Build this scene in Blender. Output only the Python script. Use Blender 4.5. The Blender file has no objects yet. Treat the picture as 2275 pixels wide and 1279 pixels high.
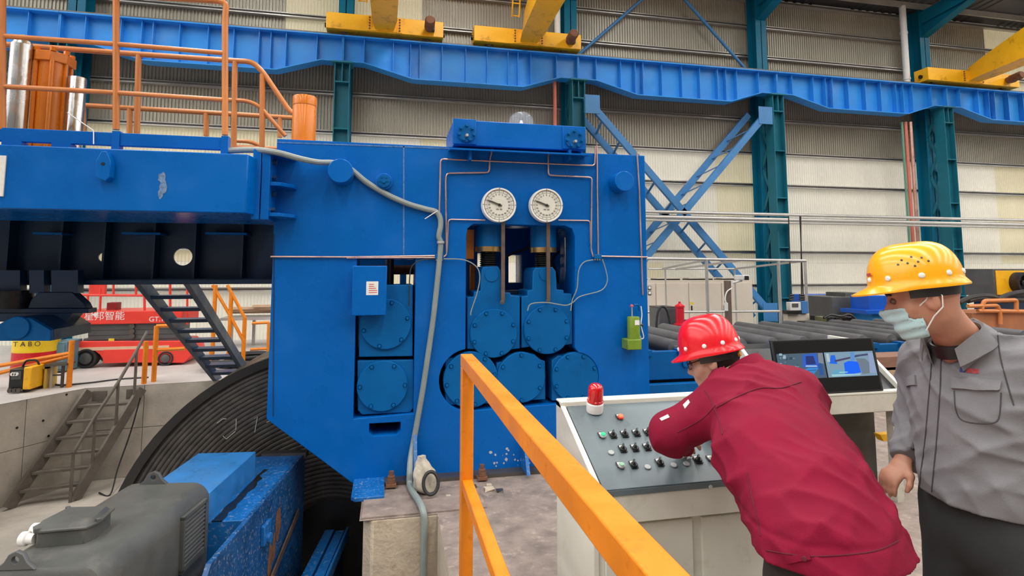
import bpy, bmesh, math, random
import numpy as np
from mathutils import Vector, Matrix, noise as mnoise
random.seed(7)
S = bpy.context.scene
COL = S.collection
# ---------------------------------------------------------------- camera, world, light, exposure
CAM_H, CAM_F, CAM_YAW, CAM_PITCH, CAM_CY = 1.7, 1254.2, math.radians(12.23), math.radians(5.17), 485.2
cam_data = bpy.data.cameras.new('camera')
cam = bpy.data.objects.new('camera', cam_data); COL.objects.link(cam)
cam.location = (0, 0, CAM_H)
cam.rotation_euler = (math.pi/2 + CAM_PITCH, 0, -CAM_YAW)
cam_data.sensor_width = 36.0
cam_data.lens = CAM_F/2275*36
cam_data.shift_y = -(639.5-CAM_CY)/2275
cam_data.clip_start = 0.02; cam_data.clip_end = 200
S.camera = cam
world = bpy.data.worlds.new('world'); S.world = world; world.use_nodes = True
wb = world.node_tree.nodes['Background']
wb.inputs[0].default_value = (1.0, 0.98, 0.95, 1); wb.inputs[1].default_value = 0.38
S.view_settings.view_transform = 'Standard'; S.view_settings.look = 'None'
S.view_settings.gamma = 1.0; S.view_settings.use_curve_mapping = False
S.view_settings.exposure = 0.22
SKYLIGHT = 11.5          # strength of the daylight coming through the roof skylights
# ---------------------------------------------------------------- back projection (pixel of the 2275x1279 frame + one known coordinate -> point)
_s, _c, _sp, _cp = math.sin(CAM_YAW), math.cos(CAM_YAW), math.sin(CAM_PITCH), math.cos(CAM_PITCH)
_D = Vector((_cp*_s, _cp*_c, _sp)); _R = Vector((_c, -_s, 0)); _U = Vector((-_sp*_s, -_sp*_c, _cp)); _O = Vector((0, 0, CAM_H))
def ray(u, v): return _D + _R*((u-1137.5)/CAM_F) + _U*((CAM_CY-v)/CAM_F)
def PY(u, v, Y): d = ray(u, v); return _O + d*(Y/d.y)
def PX(u, v, X): d = ray(u, v); return _O + d*(X/d.x)
def PZ(u, v, Z): d = ray(u, v); return _O + d*((Z-CAM_H)/d.z)
def PD(u, v, dist): return _O + ray(u, v)*dist          # depth along the view axis
# ---------------------------------------------------------------- materials
MATS = {}
def mat(name, rgb, rough=.5, metal=0., var=.12, vscale=3., bump=0., bscale=60., coat=0., dirt=None, dirt_amt=.4, dscale=2.5, emit=None, estr=1., alpha=None, trans=0., rvar=.12, stretch=None, spec=.5, detail=6, dsharp=.12):
    if name in MATS: return MATS[name]
    m = bpy.data.materials.new(name); m.use_nodes = True; MATS[name] = m
    nt = m.node_tree; N = nt.nodes; L = nt.links; b = N['Principled BSDF']
    b.inputs['Roughness'].default_value = rough; b.inputs['Metallic'].default_value = metal
    b.inputs['Coat Weight'].default_value = coat; b.inputs['Coat Roughness'].default_value = .15
    b.inputs['Specular IOR Level'].default_value = spec
    if emit:
        b.inputs['Emission Color'].default_value = (*emit, 1); b.inputs['Emission Strength'].default_value = estr
    if trans: b.inputs['Transmission Weight'].default_value = trans
    if alpha is not None: b.inputs['Alpha'].default_value = alpha
    if not var and not dirt and not bump:
        b.inputs['Base Color'].default_value = (*rgb, 1); return m
    tc = N.new('ShaderNodeTexCoord'); mp = N.new('ShaderNodeMapping'); L.new(tc.outputs['Object'], mp.inputs['Vector'])
    if stretch: mp.inputs['Scale'].default_value = stretch
    nz = N.new('ShaderNodeTexNoise'); nz.inputs['Scale'].default_value = vscale; nz.inputs['Detail'].default_value = detail; nz.inputs['Roughness'].default_value = .6
    L.new(mp.outputs['Vector'], nz.inputs['Vector'])
    rp = N.new('ShaderNodeMapRange'); rp.inputs['From Min'].default_value = .3; rp.inputs['From Max'].default_value = .7
    rp.inputs['To Min'].default_value = 1-var; rp.inputs['To Max'].default_value = 1+var
    L.new(nz.outputs['Fac'], rp.inputs['Value'])
    mul = N.new('ShaderNodeMix'); mul.data_type = 'RGBA'; mul.blend_type = 'MULTIPLY'; mul.inputs['Factor'].default_value = 1
    mul.inputs['A'].default_value = (*rgb, 1); L.new(rp.outputs['Result'], mul.inputs['B'])
    col = mul.outputs['Result']
    if dirt:
        n2 = N.new('ShaderNodeTexNoise'); n2.inputs['Scale'].default_value = dscale; n2.inputs['Detail'].default_value = 9; n2.inputs['Roughness'].default_value = .68
        L.new(mp.outputs['Vector'], n2.inputs['Vector'])
        r2 = N.new('ShaderNodeMapRange'); r2.inputs['From Min'].default_value = .56; r2.inputs['From Max'].default_value = .56+dsharp
        r2.inputs['To Min'].default_value = 0; r2.inputs['To Max'].default_value = dirt_amt
        L.new(n2.outputs['Fac'], r2.inputs['Value'])
        mx = N.new('ShaderNodeMix'); mx.data_type = 'RGBA'; mx.inputs['B'].default_value = (*dirt, 1)
        L.new(r2.outputs['Result'], mx.inputs['Factor']); L.new(col, mx.inputs['A']); col = mx.outputs['Result']
    L.new(col, b.inputs['Base Color'])
    if rvar:
        r3 = N.new('ShaderNodeMapRange'); r3.inputs['To Min'].default_value = max(.03, rough-rvar); r3.inputs['To Max'].default_value = min(1, rough+rvar)
        r3.inputs['From Min'].default_value = .3; r3.inputs['From Max'].default_value = .7
        L.new(nz.outputs['Fac'], r3.inputs['Value']); L.new(r3.outputs['Result'], b.inputs['Roughness'])
    if bump:
        n3 = N.new('ShaderNodeTexNoise'); n3.inputs['Scale'].default_value = bscale; n3.inputs['Detail'].default_value = 4
        L.new(mp.outputs['Vector'], n3.inputs['Vector'])
        bp = N.new('ShaderNodeBump'); bp.inputs['Strength'].default_value = bump; bp.inputs['Distance'].default_value = .01
        L.new(n3.outputs['Fac'], bp.inputs['Height']); L.new(bp.outputs['Normal'], b.inputs['Normal'])
    return m
def srgb(r, g, b): return tuple((x/12.92 if x <= .04045 else ((x+.055)/1.055)**2.4) for x in (r/255, g/255, b/255))
M_BLUE = mat('machine_blue_paint', (.0, .116, .45), .28, var=.08, vscale=2.2, bump=.05, bscale=7, dirt=srgb(70, 115, 175), dirt_amt=.10, dscale=2.2, rvar=.10, spec=.2)
M_BLUE2 = mat('chock_blue_paint', (.0, .112, .35), .42, spec=.18, var=.10, vscale=3, bump=.06, bscale=9, dirt=srgb(10, 60, 105), dirt_amt=.3, dscale=4)
M_BLUEW = mat('worn_blue_paint', (.006, .125, .40), .36, var=.2, vscale=5, bump=.08, bscale=12, dirt=srgb(140, 160, 185), dirt_amt=.5, dscale=38, dsharp=.05)
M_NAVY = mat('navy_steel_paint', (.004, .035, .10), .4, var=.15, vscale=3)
M_GIRD = mat('girder_blue_paint', (.025, .26, .72), .38, var=.10, vscale=1.2, spec=.3, dirt=srgb(120, 170, 225), dirt_amt=.25, dscale=.8)
M_TEAL = mat('column_teal_paint', (.014, .150, .215), .42, spec=.2, var=.12, vscale=1.3)
M_TEALB = mat('column_blue_teal_paint', (.004, .155, .27), .42, spec=.2, var=.12, vscale=1.3)
M_BRACE = mat('brace_blue_paint', (.05, .21, .48), .42, var=.12, vscale=2)
M_YEL = mat('crane_yellow_paint', (.92, .47, .010), .38, var=.10, vscale=1.5, dirt=srgb(120, 70, 10), dirt_amt=.5, dscale=4)
M_ORG = mat('rail_orange_paint', (.62, .21, .05), .38, var=.12, vscale=4)
M_ORGB = mat('handrail_orange_paint', (.78, .225, .005), .42, var=.12, vscale=7, bump=.08, bscale=35, dirt=srgb(170, 80, 10), dirt_amt=.55, dscale=14)
M_ORGC = mat('cylinder_orange_paint', (.74, .20, .008), .26, var=.08, vscale=3)
M_CHROME = mat('chromed_steel', (.58, .59, .60), .24, 1., var=.1, vscale=5, bump=.03, bscale=10)
M_GALV = mat('galvanised_steel', (.50, .49, .47), .42, .55, var=.12, vscale=2)
M_STEEL = mat('bare_dark_steel', (.13, .12, .11), .45, .7, var=.25, vscale=9, dirt=srgb(90, 60, 40), dirt_amt=.5, dscale=9)
M_RUST = mat('rusty_steel', (.20, .09, .05), .75, .2, var=.3, vscale=14, bump=.3, bscale=40)
M_BROWN = mat('brown_steel_bar', (.16, .11, .085), .5, .5, var=.25, vscale=9)
M_COPPER = mat('copper_pipe', (.60, .38, .33), .33, .75, var=.12, vscale=5)
M_BRASS = mat('brass_ring', (.55, .36, .14), .3, .9, var=.2, vscale=9)
M_BLACK = mat('black_plastic', (.012, .012, .013), .38, var=.2, vscale=8)
M_RUBBER = mat('black_rubber', (.022, .022, .023), .6, var=.25, vscale=8)
M_GREASE = mat('greasy_black_steel', (.018, .018, .02), .3, .3, var=.3, vscale=12, bump=.2, bscale=40)
M_CONC = mat('pit_concrete', (.48, .43, .365), .88, var=.22, vscale=2.5, bump=.3, bscale=30, dirt=srgb(110, 98, 84), dirt_amt=.55, dscale=2.2, dsharp=.2)
M_FLOOR = mat('floor_concrete', (.245, .196, .168), .8, var=.34, vscale=7, bump=.8, bscale=28, dirt=srgb(185, 165, 155), dirt_amt=.55, dscale=9, dsharp=.10)
M_FLOOR2 = mat('hall_floor_concrete', (.50, .465, .44), .75, var=.12, vscale=1.5, bump=.1, bscale=20)
M_PLINTH = mat('plinth_concrete', (.52, .435, .33), .9, var=.2, vscale=6, bump=.6, bscale=40, dirt=srgb(110, 88, 62), dirt_amt=.5, dscale=6)
M_WHITE = mat('white_paint', (.80, .80, .78), .45, var=.05, vscale=5)
M_LABEL = mat('white_paper', (.80, .79, .76), .7, var=.06, vscale=30)
M_INK = mat('black_ink', (.03, .03, .03), .6, var=0)
M_REDINK = mat('red_ink', (.55, .09, .07), .6, var=0)
M_CREAM = mat('console_cream_paint', (.66, .65, .57), .45, var=.06, vscale=3, dirt=srgb(170, 168, 150), dirt_amt=.4, dscale=5)
M_PANEL = mat('console_grey_panel', (.115, .152, .168), .36, var=.06, vscale=4, dirt=srgb(120, 135, 140), dirt_amt=.12, dscale=8)
M_CAB = mat('cabinet_beige_paint', (.66, .59, .50), .5, var=.05, vscale=2)
M_RED = mat('lift_red_paint', (.80, .05, .035), .36, var=.10, vscale=3)
M_DGREY = mat('dark_grey_paint', (.085, .088, .09), .45, var=.15, vscale=4)
M_MGREY = mat('motor_grey_green_paint', (.085, .088, .082), .42, var=.16, vscale=5, bump=.10, bscale=60, dirt=srgb(165, 158, 145), dirt_amt=.30, dscale=4, dsharp=.25)
M_GREEN = mat('olive_green_paint', (.17, .27, .02), .35, var=.12, vscale=8)
M_PINK = mat('pink_red_knob', (.75, .12, .18), .3, var=.05)
M_HOSE = mat('grey_hose', (.25, .29, .28), .5, var=.1, vscale=9)
M_GLASS = mat('clear_glass', (.80, .85, .85), .04, var=0, alpha=.16, coat=.5)
M_WOOD = mat('plain_wood', (.52, .36, .24), .75, var=.2, vscale=6, stretch=(1, 6, 6))
M_WOOD2 = mat('dark_wood', (.25, .13, .09), .75, var=.2, vscale=6, stretch=(1, 6, 6))
M_ROOF = mat('roof_sheet', (.10, .105, .11), .42, .4, var=.15, vscale=.6)
M_ROLL = mat('grey_roller_steel', (.13, .13, .135), .5, .35, var=.2, vscale=3)
# ---------------------------------------------------------------- mesh helpers
OFF = {}
def off(o): return OFF.get(o.name, Vector((0, 0, 0))) if o else Vector((0, 0, 0))
def thing(name, label, cat, loc, group=None):
    o = bpy.data.objects.new(name, None); COL.objects.link(o); o.location = loc; o.empty_display_size = .1
    o['label'] = label; o['category'] = cat
    if group: o['group'] = group
    OFF[o.name] = Vector(loc); return o
def tag(o, label, cat, group=None):
    o['label'] = label; o['category'] = cat
    if group: o['group'] = group
    return o
def struct(o, label=None):
    o['kind'] = 'structure'
    if label: o['label'] = label
    return o
def finish(me, name, m, parent=None, smooth=35, bevel=0, bseg=2):
    if smooth:
        me.polygons.foreach_set('use_smooth', [True]*len(me.polygons)); me.set_sharp_from_angle(angle=math.radians(smooth))
    me.materials.append(m)
    o = bpy.data.objects.new(name, me); COL.objects.link(o)
    if parent:
        d = off(parent); me.transform(Matrix.Translation(-d)); o.parent = parent; OFF[o.name] = d
    if bevel:
        bm = o.modifiers.new('bevel', 'BEVEL'); bm.width = bevel; bm.segments = bseg; bm.limit_method = 'ANGLE'; bm.angle_limit = math.radians(40)
        bm.harden_normals = False
    return o
def fillet(pts, r, n=4):
    pts = [Vector(p) for p in pts]; out = [pts[0]]
    for i in range(1, len(pts)-1):
        a, b, c = pts[i-1], pts[i], pts[i+1]; d1 = a-b; d2 = c-b
        rr = min(r, d1.length*.49, d2.length*.49); p0 = b+d1.normalized()*rr; p1 = b+d2.normalized()*rr
        for k in range(n+1):
            t = k/n; out.append(p0*(1-t)**2+b*2*t*(1-t)+p1*t*t)
    out.append(pts[-1]); return out
def spline(pts, n=6):
    pts = [Vector(p) for p in pts]; out = []
    for i in range(len(pts)-1):
        p0 = pts[max(i-1, 0)]; p1 = pts[i]; p2 = pts[i+1]; p3 = pts[min(i+2, len(pts)-1)]
        for k in range(n):
            t = k/n; out.append(.5*((2*p1)+(p2-p0)*t+(2*p0-5*p1+4*p2-p3)*t*t+(3*p1-p0-3*p2+p3)*t**3))
    out.append(pts[-1]); return out
def basis(d):
    d = d.normalized(); a = Vector((0, 0, 1)) if abs(d.z) < .9 else Vector((1, 0, 0))
    x = d.cross(a).normalized(); return x, d.cross(x).normalized()
class MB:
    def __init__(s): s.v = []; s.f = []
    def add(s, vs, fs):
        n = len(s.v); s.v += [Vector(p) for p in vs]; s.f += [tuple(i+n for i in f) for f in fs]; return s
    def box(s, x0, x1, y0, y1, z0, z1):
        return s.add([(x0,y0,z0),(x1,y0,z0),(x1,y1,z0),(x0,y1,z0),(x0,y0,z1),(x1,y0,z1),(x1,y1,z1),(x0,y1,z1)],
                     [(3,2,1,0),(4,5,6,7),(0,1,5,4),(1,2,6,5),(2,3,7,6),(3,0,4,7)])
    def hexa(s, b, t):      # four bottom points and four top points, same order
        return s.add(list(b)+list(t), [(3,2,1,0),(4,5,6,7),(0,1,5,4),(1,2,6,5),(2,3,7,6),(3,0,4,7)])
    def obox(s, c, sx, sy, sz, ax, ay, az):
        c = Vector(c); ax = Vector(ax)*sx/2; ay = Vector(ay)*sy/2; az = Vector(az)*sz/2
        return s.hexa([c-ax-ay-az, c+ax-ay-az, c+ax+ay-az, c-ax+ay-az], [c-ax-ay+az, c+ax-ay+az, c+ax+ay+az, c-ax+ay+az])
    def bar(s, p0, p1, w, h, up=(0, 0, 1)):
        p0 = Vector(p0); p1 = Vector(p1); d = (p1-p0); u = Vector(up); x = d.cross(u)
        if x.length < 1e-6: x = d.cross(Vector((1, 0, 0)))
        x.normalize(); z = x.cross(d).normalized()
        return s.obox((p0+p1)/2, w, d.length, h, x, d.normalized(), z)
    def cyl(s, p0, p1, r0, r1=None, n=16, caps=True):
        p0 = Vector(p0); p1 = Vector(p1); r1 = r0 if r1 is None else r1; x, y = basis(p1-p0); vs = []
        for p, r in ((p0, r0), (p1, r1)):
            for k in range(n): a = 2*math.pi*k/n; vs.append(p+x*(r*math.cos(a))+y*(r*math.sin(a)))
        fs = [(k, (k+1) % n, n+(k+1) % n, n+k) for k in range(n)]
        if caps: fs += [tuple(reversed(range(n))), tuple(range(n, 2*n))]
        return s.add(vs, fs)
    def tube(s, pts, r, n=8, closed=False):
        pts = [Vector(p) for p in pts]; m = len(pts); vs = []; x = None
        rs = r if isinstance(r, (list, tuple)) else [r]*m
        for i, p in enumerate(pts):
            a = pts[i-1] if (i > 0 or closed) else p; b = pts[(i+1) % m] if (i < m-1 or closed) else p
            d = (b-a).normalized()
            if x is None: x, y = basis(d)
            else: x = (x-d*x.dot(d)).normalized(); y = d.cross(x).normalized()
            for k in range(n): t = 2*math.pi*k/n; vs.append(p+x*(rs[i]*math.cos(t))+y*(rs[i]*math.sin(t)))
        fs = []
        for i in range(m if closed else m-1):
            j = (i+1) % m
            fs += [(i*n+k, i*n+(k+1) % n, j*n+(k+1) % n, j*n+k) for k in range(n)]
        if not closed: fs += [tuple(reversed(range(n))), tuple(range((m-1)*n, m*n))]
        return s.add(vs, fs)
    def prism(s, poly, axis, a, b):
        n = len(poly)
        def q(p, t): return {'x': (t, p[0], p[1]), 'y': (p[0], t, p[1]), 'z': (p[0], p[1], t)}[axis]
        vs = [q(p, a) for p in poly]+[q(p, b) for p in poly]
        return s.add(vs, [tuple(range(n)), tuple(reversed(range(n, 2*n)))]+[(k, n+k, n+(k+1) % n, (k+1) % n) for k in range(n)])
    def loft(s, rings, caps=True, closed=True):
        n = len(rings[0]); vs = [p for r in rings for p in r]; fs = []
        for i in range(len(rings)-1):
            for k in range(n if closed else n-1): fs.append((i*n+k, i*n+(k+1) % n, (i+1)*n+(k+1) % n, (i+1)*n+k))
        if caps: fs += [tuple(reversed(range(n))), tuple(range((len(rings)-1)*n, len(rings)*n))]
        return s.add(vs, fs)
    def lathe(s, prof, o, d, n=24, caps=True):     # prof [(radius, height along d)]
        o = Vector(o); d = Vector(d).normalized(); x, y = basis(d); rings = []
        for r, h in prof:
            r = max(r, 1e-4); rings.append([o+d*h+x*(r*math.cos(2*math.pi*k/n))+y*(r*math.sin(2*math.pi*k/n)) for k in range(n)])
        return s.loft(rings, caps)
    def hexnut(s, p, d, r, h): return s.cyl(Vector(p), Vector(p)+Vector(d).normalized()*h, r, n=6)
    def mesh(s, name):
        me = bpy.data.meshes.new(name); me.from_pydata([tuple(p) for p in s.v], [], s.f); me.update()
        bm = bmesh.new(); bm.from_mesh(me); bmesh.ops.recalc_face_normals(bm, faces=bm.faces); bm.to_mesh(me); bm.free()
        return me
    def build(s, name, m, parent=None, smooth=35, bevel=0, bseg=2): return finish(s.mesh(name), name, m, parent, smooth, bevel, bseg)
def B(name, m, parent, *a, bevel=0): return MB().box(*a).build(name, m, parent, bevel=bevel)
def arc(cx, cz, r, a0, a1, n=12): return [(cx+r*math.cos(math.radians(a0+(a1-a0)*k/n)), cz+r*math.sin(math.radians(a0+(a1-a0)*k/n))) for k in range(n+1)]
def plate_mesh(outline, holes, y0, y1, bevel=.004):
    """flat plate with holes; outline and holes in (x, z), thickness from y0 (front) to y1"""
    cu = bpy.data.curves.new('tmp', 'CURVE'); cu.dimensions = '2D'; cu.fill_mode = 'BOTH'; cu.extrude = (y1-y0)/2-bevel; cu.bevel_depth = bevel; cu.bevel_resolution = 1; cu.offset = -bevel
    for poly in [outline]+list(holes):
        sp = cu.splines.new('POLY'); sp.points.add(len(poly)-1); sp.use_cyclic_u = True
        for i, p in enumerate(poly): sp.points[i].co = (p[0], p[1], 0, 1)
    ob = bpy.data.objects.new('tmp', cu); COL.objects.link(ob)
    dg = bpy.context.evaluated_depsgraph_get(); me = bpy.data.meshes.new_from_object(ob.evaluated_get(dg))
    bpy.data.objects.remove(ob); bpy.data.curves.remove(cu)
    me.transform(Matrix(((1, 0, 0, 0), (0, 0, -1, (y0+y1)/2), (0, 1, 0, 0), (0, 0, 0, 1))))
    return me
def text_mesh(txt, size, M, align='CENTER', ext=.0005):
    cu = bpy.data.curves.new('tmp', 'FONT'); cu.body = txt; cu.size = size; cu.align_x = align; cu.align_y = 'CENTER'; cu.extrude = ext
    ob = bpy.data.objects.new('tmp', cu); COL.objects.link(ob)
    dg = bpy.context.evaluated_depsgraph_get(); me = bpy.data.meshes.new_from_object(ob.evaluated_get(dg))
    bpy.data.objects.remove(ob); bpy.data.curves.remove(cu); me.transform(M); return me
def join_meshes(ms):
    bm = bmesh.new()
    for m in ms: bm.from_mesh(m)
    me = bpy.data.meshes.new('joined'); bm.to_mesh(me); bm.free()
    for m in ms: bpy.data.meshes.remove(m)
    return me
def face_mat(o, x, z):      # text local x -> world x dir, local y -> world z dir, at origin o
    o = Vector(o); x = Vector(x).normalized(); z = Vector(z).normalized(); y = x.cross(z)
    return Matrix(((x.x, z.x, y.x, o.x), (x.y, z.y, y.y, o.y), (x.z, z.z, y.z, o.z), (0, 0, 0, 1)))
def dup(root, shift, label=None):
    r = root.copy(); COL.objects.link(r); r.location = root.location+Vector(shift); OFF[r.name] = off(root)+Vector(shift)
    if label: r['label'] = label
    for ch in list(root.children):
        c = ch.copy(); COL.objects.link(c); c.parent = r
        for g in list(ch.children):
            d = g.copy(); COL.objects.link(d); d.parent = c
    return r
# ================================================================ THE HALL
WALL_Y = 15.05
COLX = [-13.2+6*i for i in range(8)]
# ---- floors and pit
PIT_Z = -1.30
xe = PZ(972, 1142, 0).x; ye = 4.13; xl = -.165
pitA = Vector((-4.24, 9.43)); pitB = Vector((-4.786, 8.543)); dd = (pitB-pitA).normalized(); pitC = pitA+dd*28
back_r = Vector((1.4, 10.13))
fl = MB()
fl.add([(xe,-15,0),(45,-15,0),(45,ye,0),(xe,ye,0)], [(0,1,2,3)])
fl.add([(xl,ye,0),(45,ye,0),(45,5.35,0),(xl,5.35,0)], [(0,1,2,3)]); fl.add([(1.4,5.35,0),(45,5.35,0),(45,back_r.y,0),(1.4,back_r.y,0)], [(0,1,2,3)])
fl.build('floor', M_FLOOR, smooth=0)['kind'] = 'structure'
fb = MB()
fb.add([(pitA.x,pitA.y,0),(back_r.x,back_r.y,0),(45,back_r.y,0),(45,15.4,0),(pitA.x,15.4,0)], [(0,1,2,3,4)])
fb.add([(pitA.x,pitA.y,0),(pitA.x,15.4,0),(-30,15.4,0),(-30,pitC.y,0),(pitC.x,pitC.y,0)], [(0,1,2,3,4)])
o = fb.build('floor', M_FLOOR2, smooth=0); struct(o)
pf_ = MB().add([(-14,-15,PIT_Z),(-2.55,-15,PIT_Z),(-2.55,11,PIT_Z),(-14,11,PIT_Z)], [(0,1,2,3)]); pf_.add([(-2.55,7.9,PIT_Z),(1.4,7.9,PIT_Z),(1.4,11,PIT_Z),(-2.55,11,PIT_Z)], [(0,1,2,3)])
pf_.add([(-2.55,-15,PIT_Z),(-2.55,7.9,PIT_Z),(-2.55,7.9,-2.65),(-2.55,-15,-2.65)], [(0,1,2,3)]); pf_.add([(-2.55,7.9,PIT_Z),(1.4,7.9,PIT_Z),(1.4,7.9,-2.65),(-2.55,7.9,-2.65)], [(0,1,2,3)])
struct(pf_.build('floor', M_CONC, smooth=0)); pf_ = MB()
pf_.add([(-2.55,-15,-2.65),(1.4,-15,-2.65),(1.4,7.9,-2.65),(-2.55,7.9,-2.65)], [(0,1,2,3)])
struct(pf_.build('floor', mat('shade_dark_concrete', (.035, .032, .03), .6, var=.3, vscale=3), smooth=0))  # near-black colour stands in for the deep shade under the machine
def pitwall(name, a, b, t, n, m=M_CONC):
    """concrete wall cast in panels from point a to b, panels t m long, face towards the pit"""
    a = Vector((a[0], a[1], 0)); b = Vector((b[0], b[1], 0)); L = (b-a).length; u = (b-a)/L; w = Vector((-u.y, u.x, 0))*.4*n
    k = max(1, round(L/t)); root = None
    base = MB().hexa([a+w*.06+Vector((0,0,PIT_Z)), b+w*.06+Vector((0,0,PIT_Z)), b+w+Vector((0,0,PIT_Z)), a+w+Vector((0,0,PIT_Z))], [a+w*.06-Vector((0,0,.02)), b+w*.06-Vector((0,0,.02)), b+w-Vector((0,0,.02)), a+w-Vector((0,0,.02))]).build(name, m)
    struct(base)
    for i in range(k):
        for z0, z1 in ((PIT_Z, PIT_Z*.47), (PIT_Z*.47, 0)):
            p = a+u*(L*i/k+.004); q = a+u*(L*(i+1)/k-.004)
            e = w*random.uniform(0, .012)
            MB().hexa([p+e+Vector((0,0,z0+.004)), q+e+Vector((0,0,z0+.004)), q+w*.08+Vector((0,0,z0+.004)), p+w*.08+Vector((0,0,z0+.004))], [p+e+Vector((0,0,z1-.004)), q+e+Vector((0,0,z1-.004)), q+w*.08+Vector((0,0,z1-.004)), p+w*.08+Vector((0,0,z1-.004))]).build('panel', m, base)
    return base
pitwall('wall_pit_back', pitA+(pitA-back_r).normalized()*.5, back_r, 1.3, 1)
pitwall('wall_pit_left', pitC, pitA-dd*.5, 1.25, 1)
struct(MB().box(1.4, 1.8, 5.36, 9.98, -2.65, -.02).build('wall_pit_right', M_CONC))
struct(MB().box(xe, xe+.4, -15, ye-.02, -2.65, -.02).build('wall_pit_near', M_PLINTH))
# ---- corrugated wall
M_SH = [mat('wall_sheet_grey', (.44, .415, .345), .45, .25, var=.12, vscale=.5), mat('wall_sheet_cream', (.62, .575, .43), .5, .05, var=.12, vscale=.5, emit=(.92, .84, .58), estr=.18), mat('wall_sheet_white', (.64, .615, .54), .5, .05, var=.10, vscale=.5, emit=(.92, .87, .74), estr=.19)]  # cream and white sheets glow faintly, standing in for daylight coming through
SHW, RIBS = 1.75, 22
def sheet_mesh(name, h):
    p = SHW/RIBS; pr = []
    for k in range(RIBS):
        x = k*p; pr += [(x, 0), (x+p*.32, 0), (x+p*.5, -.030), (x+p*.82, -.030)]
    pr.append((SHW-.004, 0)); n = len(pr); me = bpy.data.meshes.new(name)
    me.from_pydata([(x, y, 0) for x, y in pr]+[(x, y, h) for x, y in pr], [], [(k, k+1, n+k+1, n+k) for k in range(n-1)]); return me
wall = B('wall_back', M_GALV, None, -32, 45, WALL_Y+.03, WALL_Y+.12, 0, 10.3); struct(wall)
tiers = [(0, 1.9), (1.9, 5.2), (5.2, 7.3), (7.3, 10.15)]
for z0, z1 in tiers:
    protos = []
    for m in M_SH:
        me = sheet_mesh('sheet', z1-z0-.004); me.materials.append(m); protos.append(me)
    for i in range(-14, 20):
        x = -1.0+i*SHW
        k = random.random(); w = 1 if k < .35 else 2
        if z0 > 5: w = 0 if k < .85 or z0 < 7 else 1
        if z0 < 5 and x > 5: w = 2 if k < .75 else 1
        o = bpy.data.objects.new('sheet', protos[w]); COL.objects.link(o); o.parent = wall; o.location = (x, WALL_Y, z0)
for z in (1.18, 2.17, 3.18, 4.19, 5.17, 6.2, 7.2, 8.19, 9.15, 10.0):
    g = MB()
    g.box(-30, 44, WALL_Y-.17, WALL_Y-.035, z-.006, z); g.box(-30, 44, WALL_Y-.17, WALL_Y-.035, z+.086, z+.092)
    g.box(-30, 44, WALL_Y-.045, WALL_Y-.037, z, z+.09); g.box(-30, 44, WALL_Y-.17, WALL_Y-.164, z+.07, z+.09); g.box(-30, 44, WALL_Y-.17, WALL_Y-.164, z, z+.022)
    g.build('girt', M_GALV, wall)
struct(B('wall_front', mat('far_hall_wall', (.20, .20, .19), .7, var=.2, vscale=.4), None, -32, 45, -15.2, -15.0, -2.65, 12.6))
# ---- roof with skylights
def rz(y): return 10.2+(15.1-y)*.075
roof = MB().hexa([(-32,15.2,rz(15.2)+.10),(45,15.2,rz(15.2)+.10),(45,15.0,rz(15.0)+.10),(-32,15.0,rz(15.0)+.10)], [(-32,15.2,rz(15.2)+.2),(45,15.2,rz(15.2)+.2),(45,15.0,rz(15.0)+.2),(-32,15.0,rz(15.0)+.2)]).build('ceiling', M_ROOF); struct(roof)
M_SKY = mat('skylight_translucent_sheet', (.8, .82, .85), .5, var=0, emit=(1.0, .985, .955), estr=SKYLIGHT)
Y0, Y1, SKW = -15.0, 15.05, .65
for i in range(-5, 8):
    xa = -7.2+6*i
    for x0, x1, nm, m in ((xa+3-SKW, xa+3+SKW, 'skylight', M_SKY), (xa+3+SKW, xa+9-SKW, 'sheet', M_ROOF)):
        if nm == 'skylight':
            ya, yb = Y0, 12.2
            MB().add([(x0,ya,rz(ya)),(x1,ya,rz(ya)),(x1,yb,rz(yb)),(x0,yb,rz(yb))], [(0,1,2,3)]).build(nm, m, roof, smooth=0)
            MB().add([(x0,yb,rz(yb)),(x1,yb,rz(yb)),(x1,Y1,rz(Y1)),(x0,Y1,rz(Y1))], [(0,1,2,3)]).build('sheet', M_ROOF, roof, smooth=0)
        else:
            n = 16; p = (x1-x0)/n; pr = []
            for k in range(n): x = x0+k*p; pr += [(x, 0), (x+p*.55, 0), (x+p*.65, -.03), (x+p*.9, -.03)]
            pr.append((x1, 0)); q = len(pr)
            MB().add([(x, Y0, rz(Y0)+d) for x, d in pr]+[(x, Y1, rz(Y1)+d) for x, d in pr], [(k, k+1, q+k+1, q+k) for k in range(q-1)]).build(nm, m, roof)
for k in range(18):
    y = 14.3-1.6*k; MB().box(-32, 45, y, y+.06, rz(y)-.21, rz(y)-.03).build('purlin', M_GALV, roof)
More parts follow.
